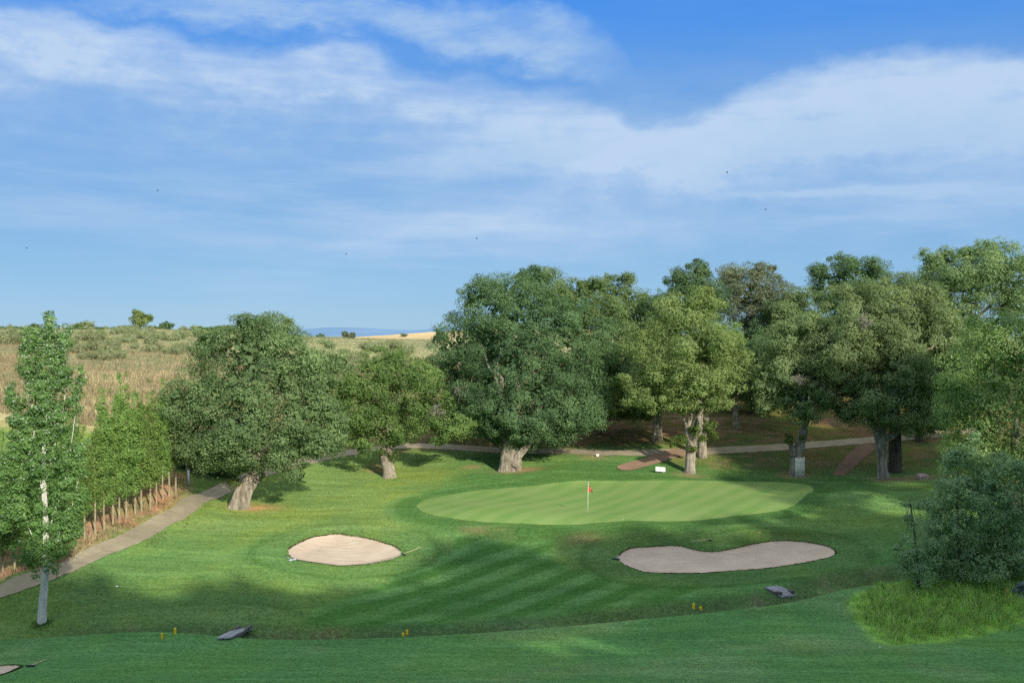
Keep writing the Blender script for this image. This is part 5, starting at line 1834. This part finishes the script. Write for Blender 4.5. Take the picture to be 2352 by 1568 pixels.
# ------------------------------------------------------------------ sky
def build_world():
    w = bpy.data.worlds.new("World")
    SC.world = w
    w.use_nodes = True
    nt = w.node_tree
    nt.nodes.clear()
    m = NT.__new__(NT)
    m.t = nt
    out = nt.nodes.new('ShaderNodeOutputWorld')
    bg = nt.nodes.new('ShaderNodeBackground')
    STR = .10
    bg.inputs['Strength'].default_value = STR
    sky = m.n('ShaderNodeTexSky', sky_type='NISHITA', sun_disc=False, sun_elevation=SUN_EL, sun_rotation=SUN_AZ, altitude=900.0, air_density=1.0, dust_density=.3, ozone_density=2.5)
    co = m.n('ShaderNodeTexCoord').outputs['Generated']
    sp = m.n('ShaderNodeSeparateXYZ')
    m.set(sp.inputs[0], co)
    dx, dy, dz = sp.outputs
    az = m.math('ARCTAN2', dx, dy)
    el = m.math('ARCSINE', m.math('MINIMUM', m.math('MAXIMUM', dz, -1.0), 1.0))

    def vec(a, b, c=0.0):
        cb = m.n('ShaderNodeCombineXYZ')
        for i, q in enumerate((a, b, c)):
            m.set(cb.inputs[i], q)
        return cb.outputs[0]

    def azel(u, v):
        d = ray(u, v)
        return math.atan2(d[0], d[1]), math.asin(d[2] / np.linalg.norm(d))

    fl = vec(m.math('MULTIPLY', az, 1.0), m.math('MULTIPLY', el, 2.2))
    n_big = m.noise(fl, 7.0, 6, .6)
    n_mid = m.noise(vec(az, m.math('MULTIPLY', el, 1.6), 3.0), 19.0, 7, .62)
    n_str = m.noise(vec(m.math('ADD', m.math('MULTIPLY', az, 1.0), m.math('MULTIPLY', el, .8)), m.math('MULTIPLY', el, 7.0), 1.7), 5.0, 6, .62)
    n_wisp = m.noise(vec(m.math('ADD', az, m.math('MULTIPLY', el, -1.4)), m.math('MULTIPLY', el, 3.2), 7.7), 14.0, 6, .66)
    warp = m.math('ADD', m.math('MULTIPLY', m.math('SUBTRACT', n_big, .5), .055), m.math('MULTIPLY', m.math('SUBTRACT', n_mid, .5), .040))
    elw = m.math('ADD', el, warp)

    A0, AS, E0, ES = -.7, 1.4, -.05, .55
    t = m.math('DIVIDE', m.math('SUBTRACT', az, A0), AS, clamp=True)

    def curve(pts):
        fc = m.n('ShaderNodeFloatCurve')
        m.set(fc.inputs['Value'], t)
        cm = fc.mapping
        cv = cm.curves[0]
        pp = sorted(((azel(u, v)[0] - A0) / AS, (azel(u, v)[1] - E0) / ES) for u, v in pts)
        while len(cv.points) < len(pp):
            cv.points.new(.5, .5)
        for q, (x, y) in zip(cv.points, pp):
            q.location = (x, min(max(y, 0), 1))
            q.handle_type = 'AUTO_CLAMPED'
        cm.use_clip = False
        cm.update()
        return m.math('ADD', m.math('MULTIPLY', fc.outputs[0], ES), E0)

    def pxel(k):
        return k / F

    # cloud A: big bank on the left, B: bank on the right, C: streak above
    topA = curve([(-500, -10), (0, 22), (100, 32), (200, 44), (330, 56), (450, 80), (560, 100), (650, 96), (760, 74), (850, 98), (900, 132), (1000, 158), (1100, 165), (1200, 188), (1300, 208), (1400, 242), (1470, 285), (1560, 330), (1700, 400), (2000, 500), (2800, 560)])
    topB = curve([(900, 520), (1200, 420), (1350, 330), (1480, 290), (1560, 268), (1640, 226), (1700, 194), (1780, 162), (1850, 146), (1950, 132), (2050, 118), (2200, 116), (2352, 108), (2800, 60)])
    upC = curve([(-400, 40), (100, 20), (250, -25), (600, -40), (900, -15), (1150, -8), (1260, 6), (1340, 40), (1400, 70), (1440, 110), (1460, 160), (1490, 250), (1700, 300), (2800, 300)])
    loC = curve([(-400, 40), (100, 24), (250, 22), (400, 42), (600, 66), (700, 62), (850, 84), (950, 108), (1100, 138), (1250, 160), (1350, 186), (1400, 195), (1450, 205), (1480, 225), (1500, 255), (1700, 295), (2800, 295)])

    def below(top, soft):
        return m.ramp(m.math('SUBTRACT', top, elw), pxel(-.35 * soft), pxel(soft))
    hA, hB = m.math('SUBTRACT', topA, el), m.math('SUBTRACT', topB, el)
    mA, mB = below(topA, 44), below(topB, 48)
    # thick near the top edge, thinning downwards
    fA = m.math('ADD', m.ramp(hA, pxel(100), pxel(360), .74, .12), 0.0)
    fB = m.math('MULTIPLY', m.ramp(hB, pxel(150), pxel(330), .74, .16), m.ramp(az, azel(1000, 300)[0], azel(1650, 300)[0], .2, 1.0))
    tex = m.ramp(n_mid, .30, .72, .60, 1.16)
    tex2 = m.ramp(n_str, .3, .7, .55, 1.15)
    azA = m.math('MULTIPLY', m.ramp(az, azel(800, 200)[0], azel(1350, 200)[0], 1.0, .66), m.ramp(az, azel(1380, 200)[0], azel(1580, 200)[0], 1.0, 0.0))
    mA = m.math('MULTIPLY', mA, m.ramp(az, azel(1380, 200)[0], azel(1580, 200)[0], 1.0, 0.0))
    cA = m.math('MULTIPLY', m.math('MULTIPLY', mA, m.math('MULTIPLY', fA, azA)), m.math('MULTIPLY', tex, tex2))
    cB = m.math('MULTIPLY', m.math('MULTIPLY', mB, fB), m.math('MULTIPLY', tex, m.ramp(n_str, .3, .7, .75, 1.1)))
    mC = m.math('MULTIPLY', m.ramp(m.math('SUBTRACT', upC, elw), pxel(-12), pxel(45)), m.ramp(m.math('SUBTRACT', elw, loC), pxel(-26), pxel(22)))
    mC = m.math('MULTIPLY', mC, m.ramp(az, azel(1250, 100)[0], azel(1480, 100)[0], 1.0, .12))
    cC = m.math('MULTIPLY', mC, m.ramp(n_wisp, .28, .68, .35, .80))

    def blob(u, v, su, sv, amp, rot=0.0, e=None):
        a0, e0 = azel(u, v)
        da = m.math('SUBTRACT', az, a0)
        de = m.math('SUBTRACT', e if e is not None else el, e0)
        de = m.math('ADD', de, m.math('MULTIPLY', da, rot))
        q = m.math('ADD', m.math('POWER', m.math('MULTIPLY', da, F / su), 2.0), m.math('POWER', m.math('MULTIPLY', de, F / sv), 2.0))
        return m.math('MULTIPLY', m.math('EXPONENT', m.math('MULTIPLY', q, -1.0)), amp)

    els = m.math('ADD', el, m.math('MULTIPLY', m.math('SUBTRACT', n_mid, .5), .018))
    blobs = [blob(1870, 443, 200, 9, .60, .0, els), blob(2080, 440, 160, 14, .28, .02, els), blob(1060, 475, 330, 50, .46, -.02, elw), blob(1300, 555, 520, 46, .34, 0, elw), blob(1250, 320, 430, 100, .36, .03, elw), blob(1950, 250, 480, 110, .22, -.03, elw), blob(2300, 330, 260, 140, .2, 0, elw), blob(420, 420, 500, 70, .14, 0, elw), blob(1900, 330, 520, 60, .20, -.03, els), blob(1450, 350, 420, 34, .22, -.05, els), blob(2250, 470, 300, 90, .2, 0, elw), blob(760, 195, 90, 22, .34, .05, elw), blob(560, 180, 150, 24, .26, -.1, elw),
             blob(320, 215, 110, 26, .30, .1, elw), blob(90, 70, 130, 45, .25, 0, elw), blob(1900, 300, 520, 60, .22, -.08, elw), blob(100, 480, 160, 16, .18, .04, els), blob(640, 560, 260, 14, .20, .01, els), blob(1500, 330, 380, 45, .28, -.1, elw), blob(1700, 520, 420, 30, .20, 0, els)]
    tot = m.math('MAXIMUM', cA, cB)
    tot = m.math('MAXIMUM', tot, cC)
    hz = m.math('MULTIPLY', m.ramp(n_str, .34, .72, 0, .46), m.ramp(el, .0, .12, .35, 1.0))
    tot = m.math('MAXIMUM', tot, m.math('MULTIPLY', hz, m.ramp(m.math('MAXIMUM', mA, mB), 0, 1, .12, 1)))
    for b in blobs:
        tot = m.math('ADD', tot, m.math('MULTIPLY', b, m.ramp(n_str, .25, .65, .5, 1.1)))
    tot = m.math('MINIMUM', tot, .93)

    # clear sky: Nishita pulled toward the saturated blue of the photograph
    k = 1.0 / STR
    cr = m.n('ShaderNodeValToRGB')
    m.set(cr.inputs[0], m.ramp(el, 0.0, .50, 0, 1, 'LINEAR'))
    e = cr.color_ramp.elements
    stops = [(0.0, (.285, .535, .780)), (.10, (.225, .480, .780)), (.25, (.170, .405, .765)), (.45, (.145, .370, .790)), (.62, (.062, .300, .880)), (.80, (.045, .260, .850)), (1.0, (.04, .22, .72))]
    e[0].position, e[0].color = 0.0, rgb(*stops[0][1])
    e[1].position, e[1].color = 1.0, rgb(*stops[-1][1])
    for p_, c_ in stops[1:-1]:
        x = e.new(p_)
        x.color = rgb(*c_)
    ramp10 = m.mixc(1.0, cr.outputs[0], rgb(k, k, k), 'MULTIPLY')
    skyc = m.mixc(.85, sky.outputs[0], ramp10)
    # cloud colour: bright at the sunny top edge, bluish grey inside
    body = m.math('MAXIMUM', m.math('MULTIPLY', mA, m.ramp(hA, pxel(10), pxel(230), 1.0, 0.0)), m.math('MULTIPLY', mB, m.ramp(hB, pxel(0), pxel(260), 1.0, 0.0)))
    body = m.math('MULTIPLY', m.math('ADD', body, .25), m.ramp(n_mid, .3, .7, .75, 1.15), clamp=True)
    cc = m.mixc(body, rgb(.39 * k, .58 * k, .83 * k), rgb(.53 * k, .68 * k, .89 * k))
    # grey blue shadowed base under the big bank
    final = m.mixc(tot, skyc, cc)
    # unseen broken bright cloud overhead, added to lift the light in the shade
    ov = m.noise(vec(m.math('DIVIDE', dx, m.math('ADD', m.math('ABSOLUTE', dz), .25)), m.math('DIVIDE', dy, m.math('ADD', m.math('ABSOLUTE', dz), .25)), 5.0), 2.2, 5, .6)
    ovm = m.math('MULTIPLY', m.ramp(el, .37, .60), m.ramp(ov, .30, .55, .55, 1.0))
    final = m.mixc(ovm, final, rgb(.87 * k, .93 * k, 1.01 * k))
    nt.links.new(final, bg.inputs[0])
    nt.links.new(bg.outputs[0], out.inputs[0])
    w.cycles.sampling_method = 'MANUAL'
    w.cycles.sample_map_resolution = 512


build_world()

# ------------------------------------------------------------------ sun, camera, render
sl = bpy.data.lights.new('sun', 'SUN')
sl.energy = 4.8
sl.angle = math.radians(.9)
sl.color = (1.0, .92, .77)
so = bpy.data.objects.new('sun', sl)
COL.objects.link(so)
so.location = (40, -60, 60)
so.rotation_euler = Vector((LX * math.cos(SUN_EL), LY * math.cos(SUN_EL), -math.sin(SUN_EL))).to_track_quat('-Z', 'Y').to_euler()

cam = bpy.data.cameras.new('camera')
cam.sensor_width = 36.0
cam.lens = F / 2352 * 36.0
cam.clip_start, cam.clip_end = .5, 40000
co_ = bpy.data.objects.new('camera', cam)
COL.objects.link(co_)
co_.location = (0, 0, CAMZ)
co_.rotation_euler = (math.pi / 2 - PITCH, 0, 0)
SC.camera = co_
SC.view_settings.view_transform = 'Standard'
SC.view_settings.look = 'None'
SC.view_settings.exposure = 0
SC.render.engine = 'CYCLES'
SC.cycles.max_bounces = 5
SC.cycles.diffuse_bounces = 3
SC.cycles.transmission_bounces = 3
SC.cycles.glossy_bounces = 1
SC.cycles.use_adaptive_sampling = True
SC.cycles.adaptive_threshold = .015
SC.cycles.use_denoising = False
SC.cycles.caustics_reflective = False
SC.cycles.caustics_refractive = False
